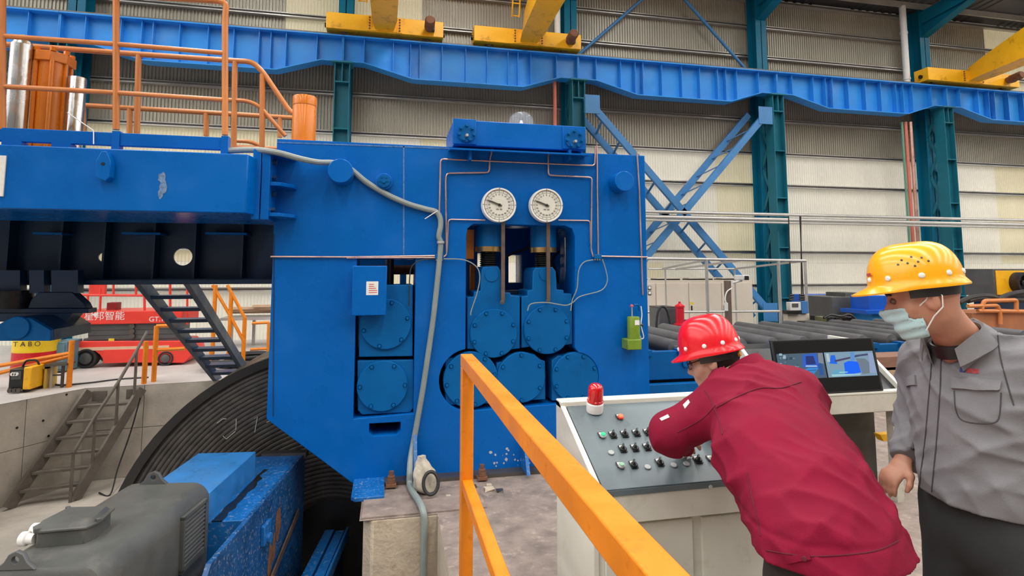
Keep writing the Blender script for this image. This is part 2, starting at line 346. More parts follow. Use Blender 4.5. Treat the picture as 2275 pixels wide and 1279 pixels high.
# ---- columns
def hsec(mb, x, y, z0, z1, w, d, t=.022):       # flanges facing +-y
    mb.box(x-w/2, x+w/2, y-d/2, y-d/2+t, z0, z1); mb.box(x-w/2, x+w/2, y+d/2-t, y+d/2, z0, z1); mb.box(x-t/2, x+t/2, y-d/2, y+d/2, z0, z1)
GY = 14.0; GT = 7.36
names = ['far left beyond the gantry', 'left edge behind the orange hydraulic cylinder', 'rising behind the machine\'s flat top', 'behind the machine top box with white downpipe above', 'right end of the crossed bracing', 'behind the yellow helmet with red pipes beside it', 'far right', 'farthest right']
def column(i, x):
    t = thing('crane_column', 'teal laced steel column, '+names[i], 'column', (x, GY, 0), 'hall columns')
    f = MB(); w = .34
    for s_ in (-1, 1): f.box(x+s_*w/2-.011, x+s_*w/2+.011, GY-.17, GY+.17, 0, 6.68)
    f.box(x-w/2, x+w/2, GY-.01, GY+.01, 0, 6.68); f.build('front_leg', M_TEAL, t)
    for z in (6.2, 5.05, 3.7, 2.3, .9): B('stiffener', M_TEAL, t, x-w/2+.01, x+w/2-.01, GY-.165, GY-.01, z, z+.03)
    B('cap_plate', M_TEAL, t, x-.24, x+.24, GY-.22, GY+.22, 6.68, 6.715)
    B('cap_stiffener', M_TEAL, t, x-.012, x+.012, GY-.165, GY-.01, 6.23, 6.68)
    r = MB(); hsec(r, x, 14.66, 0, 10.15, .36, .42); r.build('rear_leg', M_TEALB, t)
    B('base_plate', M_TEAL, t, x-.35, x+.35, GY-.3, 14.95, 0, .04)
    z = .3; k = 0
    while z < 6.2:
        za, zb = (z, z+.62); ya, yb = (GY+.16, 14.46) if k % 2 == 0 else (14.46, GY+.16)
        for dx in (-.14, .14): MB().bar((x+dx, ya, za), (x+dx, yb, zb), .012, .09, (0, 1, 1)).build('lacing_bar', M_TEAL, t)
        z += .62; k += 1
    h = MB()          # roof beam with haunch
    h.prism([(14.46, 9.2), (14.46, 10.0), (12.6, rz(12.6)-.24), (12.6, rz(12.6)-.62)], 'x', x-.012, x+.012)
    h.add([(x-.14,14.46,9.18),(x+.14,14.46,9.18),(x+.14,12.6,rz(12.6)-.62),(x-.14,12.6,rz(12.6)-.62),(x-.14,14.46,9.2),(x+.14,14.46,9.2),(x+.14,12.6,rz(12.6)-.6),(x-.14,12.6,rz(12.6)-.6)], [(0,1,2,3),(4,5,6,7),(0,1,5,4),(1,2,6,5),(2,3,7,6),(3,0,4,7)])
    h.build('haunch', M_TEALB, t)
    MB().bar((x, 14.5, rz(14.5)-.42), (x, -14, rz(-14)-.42), .2, .40).build('rafter', M_TEALB, t)
    return t
for i, x in enumerate(COLX): column(i, x)
# ---- crane girders
gnames = ['at the far left', 'above the orange gantry railing', 'directly above the machine top box', 'above the crossed bracing', 'right of the bracing up to the red pipes', 'at the right edge under the yellow crane', 'past the right edge']
def girder(i):
    x0, x1 = COLX[i], COLX[i+1]
    t = thing('crane_girder', 'blue fish-belly crane runway girder '+gnames[i], 'girder', (x0, GY, 6.72), 'crane runway girders')
    zb, zd = 6.74, 6.42
    pf = [(x0+.01, zb), (x0+.5, zb), (x0+1.68, zd), (x1-1.5, zd), (x1-.5, zb), (x1-.01, zb)]
    MB().prism(pf+[(x1-.01, GT-.03), (x0+.01, GT-.03)], 'y', GY-.008, GY+.008).build('web', M_GIRD, t, smooth=0)
    B('top_flange', M_GIRD, t, x0+.005, x1-.005, GY-.22, GY+.22, GT-.03, GT)
    b = MB(); n = len(pf); vs = []
    for dy, dz in ((-.17, 0), (.17, 0), (.17, -.025), (-.17, -.025)): vs += [(p[0], GY+dy, p[1]+dz) for p in pf]
    fs = []
    for k in range(n-1):
        for a in range(4): fs.append((a*n+k, a*n+k+1, ((a+1) % 4)*n+k+1, ((a+1) % 4)*n+k))
    fs += [(0, n, 2*n, 3*n), (n-1, 2*n-1, 3*n-1, 4*n-1)]
    b.add(vs, fs); b.build('bottom_flange', M_GIRD, t, smooth=20)
    def bot(x):
        for (xa, za), (xb, zb_) in zip(pf, pf[1:]):
            if xa <= x <= xb: return za+(zb_-za)*(x-xa)/(xb-xa)
    for dx in (.012, .5, 1.2, 1.62, 1.85, 2.4, 3.0, 3.55, 4.1, 4.36, 4.7, 5.4, 5.985):
        x = x0+dx; wide = .02 if dx in (.012, 5.985) else .012
        MB().box(x-wide/2, x+wide/2, GY-.165, GY-.008, bot(min(max(x, x0+.02), x1-.02)), GT-.03).build('stiffener', M_GIRD, t)
    return t
for i in range(7): girder(i)
tag(B('crane_rail', M_STEEL, None, -13, 29, GY-.045, GY+.045, GT+.001, GT+.10), 'dark steel crane rail along the top of the blue runway girders', 'rail')
wk = thing('walkway', 'dark horizontal walkway between runway girders and corrugated wall', 'walkway', (7.8, 14.5, GT-.1))
for i in range(7): B('plate', M_NAVY, wk, COLX[i]+.2, COLX[i+1]-.2, GY+.26, 14.86, GT-.10, GT-.02)
# ---- bracing
def lattice(p0, p1, name, label):
    t = thing(name, label, 'brace', (p0[0], GY, 0), 'crossed lattice braces')
    for y, m, sx in ((13.86, M_BRACE, 0), (14.46, M_BRACE, -.26)):
        mb = MB(); a = Vector((p0[0]+sx, y, p0[1])); b = Vector((p1[0]+sx, y, p1[1])); mb.bar(a, b, .02, .17, (0, 0, 1)); d = (b-a).normalized(); nn = Vector((-d.z, 0, d.x))
        for s_ in (-1, 1): mb.bar(a+nn*.085*s_+Vector((0, .04, 0)), b+nn*.085*s_+Vector((0, .04, 0)), .09, .012)
        mb.build('channel', m, t)
    n = 11
    for k in range(1, n):
        q = Vector((p0[0]+(p1[0]-p0[0])*k/n, 0, p0[1]+(p1[1]-p0[1])*k/n)); q2 = q+Vector(((p1[0]-p0[0])/n*.55, 0, (p1[1]-p0[1])/n*.55))
        MB().bar((q.x, 13.9, q.z), (q2.x-.26, 14.46, q2.z), .06, .02).build('batten', M_BRACE, t)
    for p, s_ in ((p0, 1), (p1, -1)):
        d = Vector((p1[0]-p0[0], p1[1]-p0[1])).normalized()*s_; B_ = MB()
        c = Vector(p)+d*.25; B_.box(c.x-.22, c.x+.22, 13.835, 13.85, c.y-.25, c.y+.25); B_.build('gusset', M_BRACE, t)
    return t
lattice((5.0, 6.25), (10.45, .35), 'lattice_brace', 'blue lattice brace descending to the right behind the machine')
lattice((10.55, 6.25), (5.1, .35), 'lattice_brace', 'blue lattice brace rising to the right up to the teal column')
a = PY(1425, 0, 14.6); b = PY(1285, 122, 14.6)
tag(MB().cyl(a+(a-b)*.1, b, .045, n=12).build('brace_rod', M_BRACE), 'thin grey-blue rod slanting up right from above the second yellow crane', 'rod', 'upper brace rods')
a = PY(1522, 0, 14.6); b = PY(1655, 152, 14.6)
tag(MB().cyl(a+(a-b)*.1, b, .045, n=12).build('brace_rod', M_BRACE), 'thin grey-blue rod slanting down right to the tall teal column', 'rod', 'upper brace rods')
# ---- pipes on the wall
def vpipe(name, u, v0, v1, Y, r, m, label, cat='pipe', group=None, clips=()):
    a = PY(u, v0, Y); b = PY(u, v1, Y); x = (a.x+b.x)/2
    if v1 > 600: b.z = 0
    t = thing(name, label, cat, (x, Y, b.z), group)
    MB().cyl((x, Y, a.z), (x, Y, b.z), r, n=14).build('pipe', m, t)
    for z in clips: MB().cyl((x, Y, z-.03), (x, Y, z+.03), r+.015, n=14).build('collar', m, t)
    return t
vpipe('downpipe', 1238, -60, 90, 14.35, .085, M_WHITE, 'white downpipe above the second yellow crane carriage', 'pipe', 'white downpipes', (8.9,))
vpipe('downpipe', 2010, 15, 188, 14.35, .095, M_WHITE, 'white downpipe left of the tall right-hand teal column', 'pipe', 'white downpipes', (9.2, 7.7))
M_REDP = mat('red_pipe_paint', (.62, .17, .12), .45, var=.1)
M_GRNP = mat('green_pipe_paint', (.12, .30, .22), .45, var=.1)
for u, m, lab, r in ((2015, M_GRNP, 'thin green pipe leftmost of the vertical bundle', .035), (2023, M_REDP, 'red vertical pipe in the bundle by right column', .05), (2034, M_COPPER, 'pale copper vertical pipe closest to the right column', .05)):
    vpipe('service_pipe', u, 272, 640, 14.1, r, m, lab, 'pipe', 'service pipes by the column')
vpipe('service_pipe', 1233, 180, 330, 14.1, .05, M_REDP, 'red vertical pipe behind the machine top box', 'pipe')
for k, (v, r) in enumerate(((476, .045), (487, .05), (494, .03))):
    p = PY(1700, v, 13.55)
    tag(MB().cyl((3.0, 13.55, p.z), (26, 13.55, p.z), r, n=10).build('wall_conduit', M_GALV), ['thin grey conduit, upper of three running behind the columns', 'grey conduit, middle of three running behind columns', 'thinnest grey conduit, lowest of three behind columns'][k], 'conduit', 'horizontal conduits')
# ---- overhead cranes
def crane(xc0, xc1, gx, label, motor_x, zlift=0., gdir=0.):
    t = thing('overhead_crane', label, 'crane', (gx, GY, 7.46), 'yellow overhead cranes')
    z0, z1 = 7.50, 7.90
    B('end_carriage', M_YEL, t, xc0, xc1, GY-.24, GY+.24, z0, z1, bevel=.012)
    for x in (xc0+.42, xc1-.42):
        MB().cyl((x, GY-.07, z0+.06), (x, GY+.07, z0+.06), .12, n=20).build('wheel', M_STEEL, t)
    for s_ in (xc0, xc1): MB().cyl((s_-.05, GY, 7.66), (s_+.05, GY, 7.66), .06, n=12).build('buffer', M_BLACK, t)
    for s_ in (-1, 1):
        pl = B('splice_plate', M_YEL, t, gx+s_*.36-.06, gx+s_*.36+.06, GY-.262, GY-.24, z0+.01, z1-.01)
        for k in range(5): MB().hexnut((gx+s_*.36, GY-.262, z0+.06+.07*k), (0, -1, 0), .022, .02).build('bolt', M_RUST, pl)
    rings = []
    for y, w, zb, zt in ((GY-.22, .30, 7.58, 7.98), (GY-.75, .46, 7.62, 8.15), (GY-2.4, .52, 7.74, 8.72), (-13, .52, 7.74, 8.72)):
        rings.append([(gx-w/2, y, zb), (gx+w/2, y, zb), (gx+w/2, y, zt), (gx-w/2, y, zt)])
    MB().loft(rings).build('main_girder', M_YEL, t, smooth=10)
    fr = [[(gx-w/2-.06, y, zb-.03), (gx+w/2+.06, y, zb-.03), (gx+w/2+.06, y, zb), (gx-w/2-.06, y, zb)] for y, w, zb in ((GY-.22, .32, 7.58), (GY-.75, .46, 7.62), (GY-2.4, .52, 7.74), (-13, .52, 7.74))]
    MB().loft(fr).build('girder_flange', M_YEL, t, smooth=10)
    gz = MB(); gz.add([(gx-.36, GY-.262, z0+.02), (gx+.36, GY-.262, z0+.02), (gx+.17, GY-.30, z0+.2), (gx-.17, GY-.30, z0+.2), (gx-.36, GY-.24, z0+.02), (gx+.36, GY-.24, z0+.02), (gx+.17, GY-.24, z0+.2), (gx-.17, GY-.24, z0+.2)], [(0,1,2,3),(4,5,6,7),(0,1,5,4),(1,2,6,5),(2,3,7,6),(3,0,4,7)]); gz.build('gusset', M_YEL, t)
    mt = MB().lathe([(.05, 0), (.10, .02), (.10, .10), (.125, .12), (.125, .42), (.10, .46), (.0, .47)], (motor_x, GY-.24, 7.68), (0, -1, .12), 18).build('travel_motor', M_RUST, t)
    MB().box(motor_x-.05, motor_x+.13, GY-.42, GY-.26, 7.60, 7.74).build('motor_box', M_BLACK, mt)
    return t
cr1 = crane(-1.6, 1.22, -.22, 'yellow crane at left with end carriage above the gantry railing', .86)
cr2 = crane(2.0, 4.86, 3.42, 'yellow crane in the middle, end carriage above machine top', 4.52)
cr3 = crane(16.05, 19.6, 17.75, 'yellow crane at the right edge of the runway', 19.1)
for xx, t in ((-.72, cr1), (2.95, cr2)):
    ld = MB()
    for s_ in (-.09, .09): ld.tube([(xx+s_, 13.2, 7.95), (xx+s_-.06, 12.6, 9.0)], .018, 6)
    for k in range(5): q = k/4.; ld.tube([(xx-.09-.06*q, 13.2-.6*q, 7.98+q), (xx+.09-.06*q, 13.2-.6*q, 7.98+q)], .014, 6)
    ld.build('access_ladder', M_YEL, t)
# ================================================================ THE LEVELLING MACHINE (front housing, chocks, gauges)
YM = 4.85
def q(u, v, Y=YM): p = PY(u, v, Y); return (p.x, p.z)
def q3(u, v, Y=YM): return PY(u, v, Y)
def pxr(r, Y=YM, u=1100, v=600): return (PY(u+r, v, Y)-PY(u, v, Y)).length
mach = thing('roller_leveller', 'large blue roller levelling machine housing with two round dial gauges', 'machine', (.7, YM+.2, 0))
HT = YM+.45
xR = q(1437, 572)[0]; zT = q(613, 308)[1]
xL = q(612, 400)[0]; xL2 = q(600, 720)[0]
outline = [(xL, zT), (xL, q(612, 515)[1]), (xL2, q(600, 515)[1]), (xL2, q(600, 930)[1]), (q(782, 1096)[0], -.0), (xR, -.0), (xR, zT)]
lo_x0, lo_x1 = q(789, 750)[0], q(921, 750)[0]
lo = [(lo_x0, q(789, 574)[1]), (lo_x1, q(789, 574)[1]), (lo_x1, q(921, 918)[1]), (lo_x0, q(790, 930)[1])]
sx0, sx1, sz0, sz1 = q(820, 950)[0], q(890, 950)[0], q(855, 967)[1], q(855, 939)[1]
slot = [(sx0, sz1), (sx1, sz1), (sx1, sz0+.03), (sx1-.03, sz0), (sx0+.03, sz0), (sx0, sz0+.03)]
cL = q(1043, 843); cR = q(1279, 838); rL = pxr(64); rR = pxr(54)
ro = [q(1036, 525), q(1039, 507), q(1052, 497), q(1255, 501), q(1271, 508), q(1277, 525), q(1277, 772)]
ro += arc(cR[0], cR[1], rR, 82, -90, 14)
ro += arc(cL[0], cL[1], rL, -92, -262, 14)
holes = [lo, slot, ro]
housing = finish(plate_mesh(outline, holes, YM, HT, .005), 'front_housing', M_BLUE, mach, smooth=25)
# rear housing: same silhouette further back, with one open window
ZR = zT
yb0, yb1 = 7.4, 7.8
def win(u0, v0, u1, v1): a, b = PY(u0, v0, 7.4), PY(u1, v1, 7.4); return [(a.x, a.z), (b.x, a.z), (b.x, b.z), (a.x, b.z)]
rwins = [win(1061, 562, 1078, 612), win(1130, 566, 1160, 628), win(868, 601, 889, 634), win(903, 602, 926, 634)]
finish(plate_mesh([(xL, ZR), (xL, .4), (-.2, -.2), (-.2, -2.64), (1.38, -2.64), (1.38, .0), (xR, .0), (xR, ZR)], rwins, yb0, yb1, .005), 'rear_housing', M_BLUE, mach, smooth=25)
B('top_plate', M_BLUE, mach, xL+.02, xR-.02, YM+.03, yb1, zT-.03, zT+.004)
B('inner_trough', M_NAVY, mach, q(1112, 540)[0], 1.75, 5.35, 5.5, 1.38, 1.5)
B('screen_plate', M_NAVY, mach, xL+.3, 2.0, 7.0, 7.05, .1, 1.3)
B('side_plate', M_BLUE, mach, xR-.12, xR-.05, HT, yb0, .3, zT-.1)
# weld seams on the face
def strip(px, w, name='weld_seam', Y=YM, m=None):
    mb = MB()
    for a, b in zip(px, px[1:]): mb.bar(q3(*a, Y)-Vector((0, .001, 0)), q3(*b, Y)-Vector((0, .001, 0)), w, .004, (0, 1, 0))
    return mb.build(name, m or M_BLUE, mach)
M_WELD = mat('weld_blue', (.05, .17, .43), .35, var=.3, vscale=30, bump=.5, bscale=90)
strip([(897, 325), (897, 566)], .014, m=M_WELD)
strip([(616, 316), (1005, 330)], .012, m=M_WELD)
strip([(609, 520), (607, 925)], .008, m=M_NAVY)
# ---- chocks
M_SEAL = mat('chock_gap_shadow_steel', (.01, .015, .03), .6, var=.2)
chock_names = []
def chock(poly, c, r, nb, rot, Y=YM+.035, yend=None):
    t = MB().prism([q(*p, Y) for p in poly], 'y', Y, Y+.36).build('bearing_chock', M_BLUE2, mach, bevel=.006)
    cx, cz = q(*c, Y-.02); R = pxr(r, Y, c[0], c[1])
    cov = MB().lathe([(0, -.0), (R-.006, 0), (R, .008), (R, .05), (0, .05)], (cx, Y-.03, cz), (0, 1, 0), 48).build('cover', M_BLUE2, t)
    for k in range(nb):
        a = 2*math.pi*k/nb+math.radians(rot); p = Vector((cx+R*.88*math.cos(a), Y-.03, cz+R*.88*math.sin(a)))
        MB().lathe([(.0, -.014), (.012, -.014), (.014, -.010), (.014, 0), (.018, 0), (.018, .004)], p, (0, 1, 0), 10).build('bolt', M_BLUE2, t)
    MB().cyl((cx, Y+.36, cz), (cx, yend or yb0+.1, cz), R*.86, n=32).build('roll', M_STEEL, mach)
    return t
chock([(797,634),(917,632),(917,791),(797,793)], (857, 720), 56, 6, 15)
chock([(794,801),(919,799),(919,905),(911,916),(804,921),(795,911)], (850, 857), 56, 6, 0, yend=5.57)
u1 = chock([(1070,600),(1074,592),(1106,591),(1112,600),(1115,650),(1134,650),(1135,656),(1155,657),(1155,774),(1136,776),(1120,787),(1097,791),(1074,787),(1058,776),(1038,775),(1038,660),(1053,659),(1053,648),(1068,646)], (1097, 740), 52, 8, 22)
u2 = chock([(1184,603),(1190,594),(1228,593),(1235,603),(1237,643),(1252,644),(1253,652),(1271,652),(1272,764),(1252,767),(1238,778),(1216,782),(1194,780),(1178,770),(1159,773),(1159,658),(1172,657),(1172,645),(1183,644)], (1216, 732), 51, 8, 22)
chock([(990,795),(1084,795),(1096,812),(1093,896),(990,900)], (1046, 843), 60, 8, 10)
chock([(1103,806),(1117,803),(1133,788),(1187,786),(1201,799),(1211,802),(1212,887),(1104,893)], (1158, 838), 53, 6, 30)
chock([(1226,800),(1240,790),(1325,790),(1325,888),(1226,890)], (1278, 837), 51, 8, 22)
for uu, c, cov in ((u1, (1092, 610), 15), (u2, (1212, 608), 15)):
    x, z = q(*c, YM+.035); R = pxr(cov)
    MB().lathe([(0, 0), (R, 0), (R, .012), (0, .012)], (x, YM+.027, z), (0, 1, 0), 24).build('key_cap', M_BLUE2, uu)
# ---- screw-down cylinders
for (ua, ub, vt, vb, va) in ((1057, 1112, 497, 548, 592), (1178, 1236, 497, 550, 594)):
    uc = (ua+ub)/2; Yc = YM+.22; x, z = q(uc, vb, Yc); R = pxr((ub-ua)/2, Yc); zt = q(uc, vt-30, Yc)[1]; za = q(uc, va, Yc)[1]; zr = q(uc, vb+11, Yc)[1]
    cy = MB().cyl((x, Yc, z), (x, Yc, zt), R, n=32).build('screw_cylinder', M_BLUE2, mach)
    MB().lathe([(R*.5, 0), (R*1.02, 0), (R*1.02, z-zr), (R*.5, z-zr)], (x, Yc, zr), (0, 0, 1), 32).build('brass_ring', M_BRASS, cy)
    pr = [(R*.52, 0)]; n = 7; h = (zr-za)
    for k in range(n): pr += [(R*.66, h*(k+.25)/n), (R*.66, h*(k+.6)/n), (R*.52, h*(k+1)/n)]
    MB().lathe(pr, (x, Yc, za), (0, 0, 1), 24).build('screw_thread', M_GREASE, cy)
for (u, v0, v1) in ((1117, 497, 668), (1218, 497, 666)):
    a, b = q3(u, v0, YM+.01), q3(u, v1, YM+.01)
    rd = MB().box(b.x-.016, b.x+.016, YM-.005, YM+.02, b.z, a.z+.02).build('indicator_bar', M_BROWN, mach)
    MB().lathe([(0, -.016), (.02, -.012), (.02, .0)], (b.x-.01, YM-.01, b.z-.01), (0, 1, 0), 12).build('bar_bolt', M_STEEL, rd)
x, z = q(1265, 540, YM+.3); z2 = q(1265, 652, YM+.3)[1]
MB().cyl((x, YM+.3, z2), (x, YM+.3, z+.2), .052, n=20).build('chrome_guide_rod', M_CHROME, mach)
a = q3(1035, 515, YM+.30); b = q3(1052, 575, YM+.30)
MB().box(a.x-.05, b.x, YM+.28, YM+.36, b.z, a.z+.02).build('orange_block', M_ORGC, mach)
a = q3(1010, 500, 5.7)
MB().cyl((q(1050, 600, 5.6)[0], 5.6, 1.45), (q(1050, 600, 5.6)[0], 5.6, 1.75), .03, n=12).build('orange_rod', M_ORGC, mach)
x, z = q(800, 604, 5.5); x2 = q(925, 604, 5.5)[0]
MB().cyl((x, 5.6, z+.02), (x2+.1, 5.6, z+.02), .045, n=16).build('cross_shaft', M_RUST, mach)
a = q3(860, 640, 5.4); MB().cyl((a.x+.02, 5.45, a.z-.1), (a.x+.02, 5.45, zT-.1), .04, n=16).build('guide_post', M_STEEL, mach)
B('rear_ledge', M_BLUE2, mach, lo_x0-.1, lo_x1+.2, 5.7, 5.9, q(860, 634, 5.7)[1]-.35, q(860, 634, 5.7)[1])
hs = MB().tube(spline([q3(1192, 505, 5.5), q3(1190, 525, 5.5), q3(1172, 550, 5.5), q3(1140, 562, 5.5), q3(1125, 570, 5.5)]), .012, 8).build('inner_hose', M_RUBBER, mach)
MB().tube(spline([q3(1260, 540, 5.5), q3(1240, 560, 5.5), q3(1225, 580, 5.5), q3(1235, 600, 5.5), q3(1240, 630, 5.5)]), .012, 8).build('inner_hose', M_RUBBER, mach)
# ---- round bosses on the face
def boss(u, v, r, L, name='trunnion_boss', dark=True):
    Yf = YM-L; x, z = q(u, v, Yf); R = pxr(r, Yf, u, v)
    MB().lathe([(0, 0), (R-.004, 0), (R, .004), (R, L+.02), (0, L+.02)], (x, Yf, z), (0, 1, 0), 40).build(name, M_BLUE, mach)
    return x, z, R
boss(756, 379, 28, .20)
boss(1388, 402, 21, .16)
x, z, R = boss(853, 403, 19, .045, 'bolted_cap')
cp = MB().lathe([(0, 0), (R*.72, 0), (R*.75, .006), (R*.75, .03), (0, .03)], (x, YM-.07, z), (0, 1, 0), 30).build('cap', M_BLUE2, mach)
for k in range(6):
    a = k*math.pi/3; MB().hexnut((x+R*.52*math.cos(a), YM-.07, z+R*.52*math.sin(a)), (0, -1, 0), .007, .008).build('bolt', M_BLUE2, cp)
MB().hexnut((x, YM-.07, z), (0, -1, 0), .018, .016).build('bolt', M_BLUE2, cp)
# ---- top box with end flanges
tbx0, tbx1 = q(1008, 290, YM-.12)[0], q(1299, 300, YM-.12)[0]; tbz0, tbz1 = q(1008, 322, YM-.12)[1], q(1008, 265, YM-.12)[1]
topb = B('oil_tank', M_BLUE, mach, tbx0, tbx1, YM-.12, YM+.55, tbz0, tbz1, bevel=.008)
B('end_pad', M_BLUE, topb, tbx0-.008, q(1058, 300, YM-.13)[0], YM-.135, YM-.12, tbz0+.01, tbz1+.006, bevel=.004)
B('end_pad', M_BLUE, topb, q(1250, 300, YM-.13)[0], tbx1+.004, YM-.135, YM-.12, tbz0+.01, tbz1-.006, bevel=.004)
for (u, v) in ((1036, 296), (1275, 309)):
    x, z = q(u, v, YM-.14); R = pxr(20, YM-.14, u, v)
    fl_ = MB().lathe([(0, 0), (R, 0), (R, .018), (0, .018)], (x, YM-.15, z), (0, 1, 0), 36).build('flange', M_BLUE2, topb)
    for k in range(7):
        a = math.radians(90+360/7*k); p = (x+R*.82*math.cos(a), YM-.15, z+R*.82*math.sin(a))
        MB().lathe([(.0, -.035), (.013, -.035), (.013, 0)], p, (0, 1, 0), 8).build('bolt', M_BLUE2, topb)
    MB().lathe([(0, -.05), (.012, -.05), (.014, -.03), (.014, 0)], (x, YM-.15, z-R*.35), (0, 1, 0), 10).build('drain_plug', M_GALV, topb)
sh = MB(); a, b = q3(1000, 331, YM-.15), q3(1312, 345, YM-.15)
sh.hexa([(a.x, YM-.2, a.z-.012), (b.x, YM-.2, a.z-.012), (b.x, YM+.1, a.z+.03), (a.x, YM+.1, a.z+.03)], [(a.x, YM-.2, a.z+.002), (b.x, YM-.2, a.z+.002), (b.x, YM+.1, a.z+.045), (a.x, YM+.1, a.z+.045)])
shelf = sh.build('support_shelf', M_BLUE, mach)
for u in (1043, 1262):
    p = q3(u, 340, YM-.08); MB().box(p.x-.012, p.x+.012, YM-.14, YM, p.z-.07, p.z+.02).build('shelf_gusset', M_BLUE, shelf)
# ---- flange joint at the left edge with ribs
fx = q(596, 410, YM-.18)[0]; fz0, fz1 = q(596, 489, YM-.2)[1], q(596, 335, YM-.2)[1]
jf = B('joint_flange', M_BLUE, mach, fx-.035, fx+.025, YM-.26, YM+.3, fz0, fz1, bevel=.004)
for v in (347, 414, 480):
    z = q(620, v, YM-.1)[1]; x1 = q(655, v, YM-.1)[0]
    MB().prism([(fx, YM-.24), (fx+.10, YM-.24), (x1, YM-.12), (x1, YM+.01), (fx, YM+.01)], 'z', z-.014, z+.014).build('joint_rib', M_BLUE, mach, bevel=.003)
for z in np.linspace(fz0+.08, fz1-.08, 4):
    MB().hexnut((fx-.035, YM-.16, z), (-1, 0, 0), .024, .03).build('bolt', M_NAVY, jf)
    MB().hexnut((fx+.025, YM-.16, z), (1, 0, 0), .024, .03).build('bolt', M_NAVY, jf)
# ---- dial gauges
def gauge(u, v, r, label):
    Y = YM-.085; x, z = q(u, v, Y); R = pxr(r, Y, u, v)
    t = thing('dial_gauge', label, 'gauge', (x, Y, z), 'dial gauges on the machine')
    MB().lathe([(0, 0), (R*.90, 0), (R*.905, -.012), (R*.985, -.012), (R, -.004), (R, .06), (R*.8, .08), (0, .08)], (x, Y, z), (0, 1, 0), 64).build('case', M_WHITE, t)
    MB().lathe([(0, 0), (R*.9, 0), (R*.9, .002), (0, .002)], (x, Y-.002, z), (0, 1, 0), 64).build('dial_face', mat('dial_face', (.70, .68, .60), .5, var=.04, vscale=12), t)
    pm = MB(); Yp = Y-.0035
    for rr in (.86, .72):
        n = 72
        for k in range(n):
            a0, a1 = 2*math.pi*k/n, 2*math.pi*(k+1)/n; w = .009 if rr > .8 else .006
            pm.add([(x+R*(rr+s_*w)*math.cos(a), Yp, z+R*(rr+s_*w)*math.sin(a)) for a in (a0, a1) for s_ in (-1, 1)], [(0, 1, 3, 2)])
    for k in range(20):
        a = math.radians(90-18*k); d = Vector((math.cos(a), 0, math.sin(a))); c = Vector((x, Yp, z)); n_ = Vector((-d.z, 0, d.x))*R*.009
        pm.add([c+d*R*.72-n_, c+d*R*.72+n_, c+d*R*.86+n_, c+d*R*.86-n_], [(0, 1, 2, 3)])
    pm.build('scale_ring', M_INK, t, smooth=0)
    ms = []
    for k in range(20):
        val = 5*k if k <= 10 else 5*(20-k); a = math.radians(90-18*k); d = Vector((math.cos(a), 0, math.sin(a)))
        if k == 14 or k == 15: pass
        ms.append(text_mesh(str(val), R*.14, face_mat(Vector((x, Yp, z))+d*R*.60, (1, 0, 0), (0, 0, 1))))
    ms.append(text_mesh('m m', R*.2, face_mat((x, Yp, z-R*.25), (1, 0, 0), (0, 0, 1))))
    finish(join_meshes(ms), 'numerals', M_INK, t, smooth=0)
    nd = Vector((-.93, 0, .36)).normalized(); c = Vector((x, Y-.012, z)); pn = Vector((nd.z, 0, -nd.x))
    MB().add([c-nd*R*.16-pn*R*.05, c-nd*R*.16+pn*R*.05, c+nd*R*.5+pn*R*.045, c+nd*R*.82, c+nd*R*.5-pn*R*.045]+[c-nd*R*.16-pn*R*.05+Vector((0,.004,0)), c-nd*R*.16+pn*R*.05+Vector((0,.004,0)), c+nd*R*.5+pn*R*.045+Vector((0,.004,0)), c+nd*R*.82+Vector((0,.004,0)), c+nd*R*.5-pn*R*.045+Vector((0,.004,0))], [(0,1,2,3,4),(9,8,7,6,5),(0,1,6,5),(1,2,7,6),(2,3,8,7),(3,4,9,8),(4,0,5,9)]).build('pointer', M_STEEL, t)
    MB().lathe([(0, -.012), (R*.07, -.010), (R*.08, .01)], c, (0, 1, 0), 16).build('hub', M_BLACK, t)
    for k in range(4):
        a = math.pi/2*k; MB().lathe([(0, -.003), (.004, -.003), (.004, .002)], (x+R*.945*math.cos(a), Y-.012, z+R*.945*math.sin(a)), (0, 1, 0), 8).build('screw', M_STEEL, t)
    return t
gauge(1109, 455, 37.5, 'white round dial gauge, left of the two on the blue machine')
gauge(1214, 456, 36, 'white round dial gauge, right of the two on blue machine')
# ---- copper pipes
pipes = [([(976, 470), (979, 353), (1321, 368), (1323, 325)], 'copper pipe making a long bridge above both gauges'),
 ([(985, 571), (992, 566), (990, 400), (992, 385), (1087, 383), (1088, 355), (1095, 326)], 'copper pipe stepping from left block up to tank'),
 ([(1218, 330), (1218, 389), (1315, 394), (1313, 555), (1318, 570)], 'copper pipe stepping from tank down to the right block'),
 ([(1326, 322), (1329, 565)], 'straight upright copper pipe left of the right-hand boss'),
 ([(1078, 489), (996, 487), (993, 560)], 'thin copper pipe below the left gauge'),
 ([(1240, 489), (1311, 490), (1312, 540)], 'thin copper pipe below the right gauge'),
 ([(601, 570), (770, 571), (966, 568)], 'long level copper pipe across the left of machine'),
 ([(770, 573), (966, 572)], 'short level copper pipe doubled above the cabinet opening'),
 ([(1336, 569), (1438, 571)], 'short level copper pipe at the right edge'),
 ([(1415, 338), (1420, 420), (1428, 655)], 'upright copper pipe down the machine\'s right edge')]
for k, (pp, lab) in enumerate(pipes):
    Y = YM-.016-(.006 if k in (0, 2) else 0)
    tag(MB().tube(fillet([q3(u, v, Y) for u, v in pp], .03), .0075 if k not in (4, 5, 7) else .006, 8).build('copper_pipe', M_COPPER), lab, 'pipe', 'copper lubrication pipes')
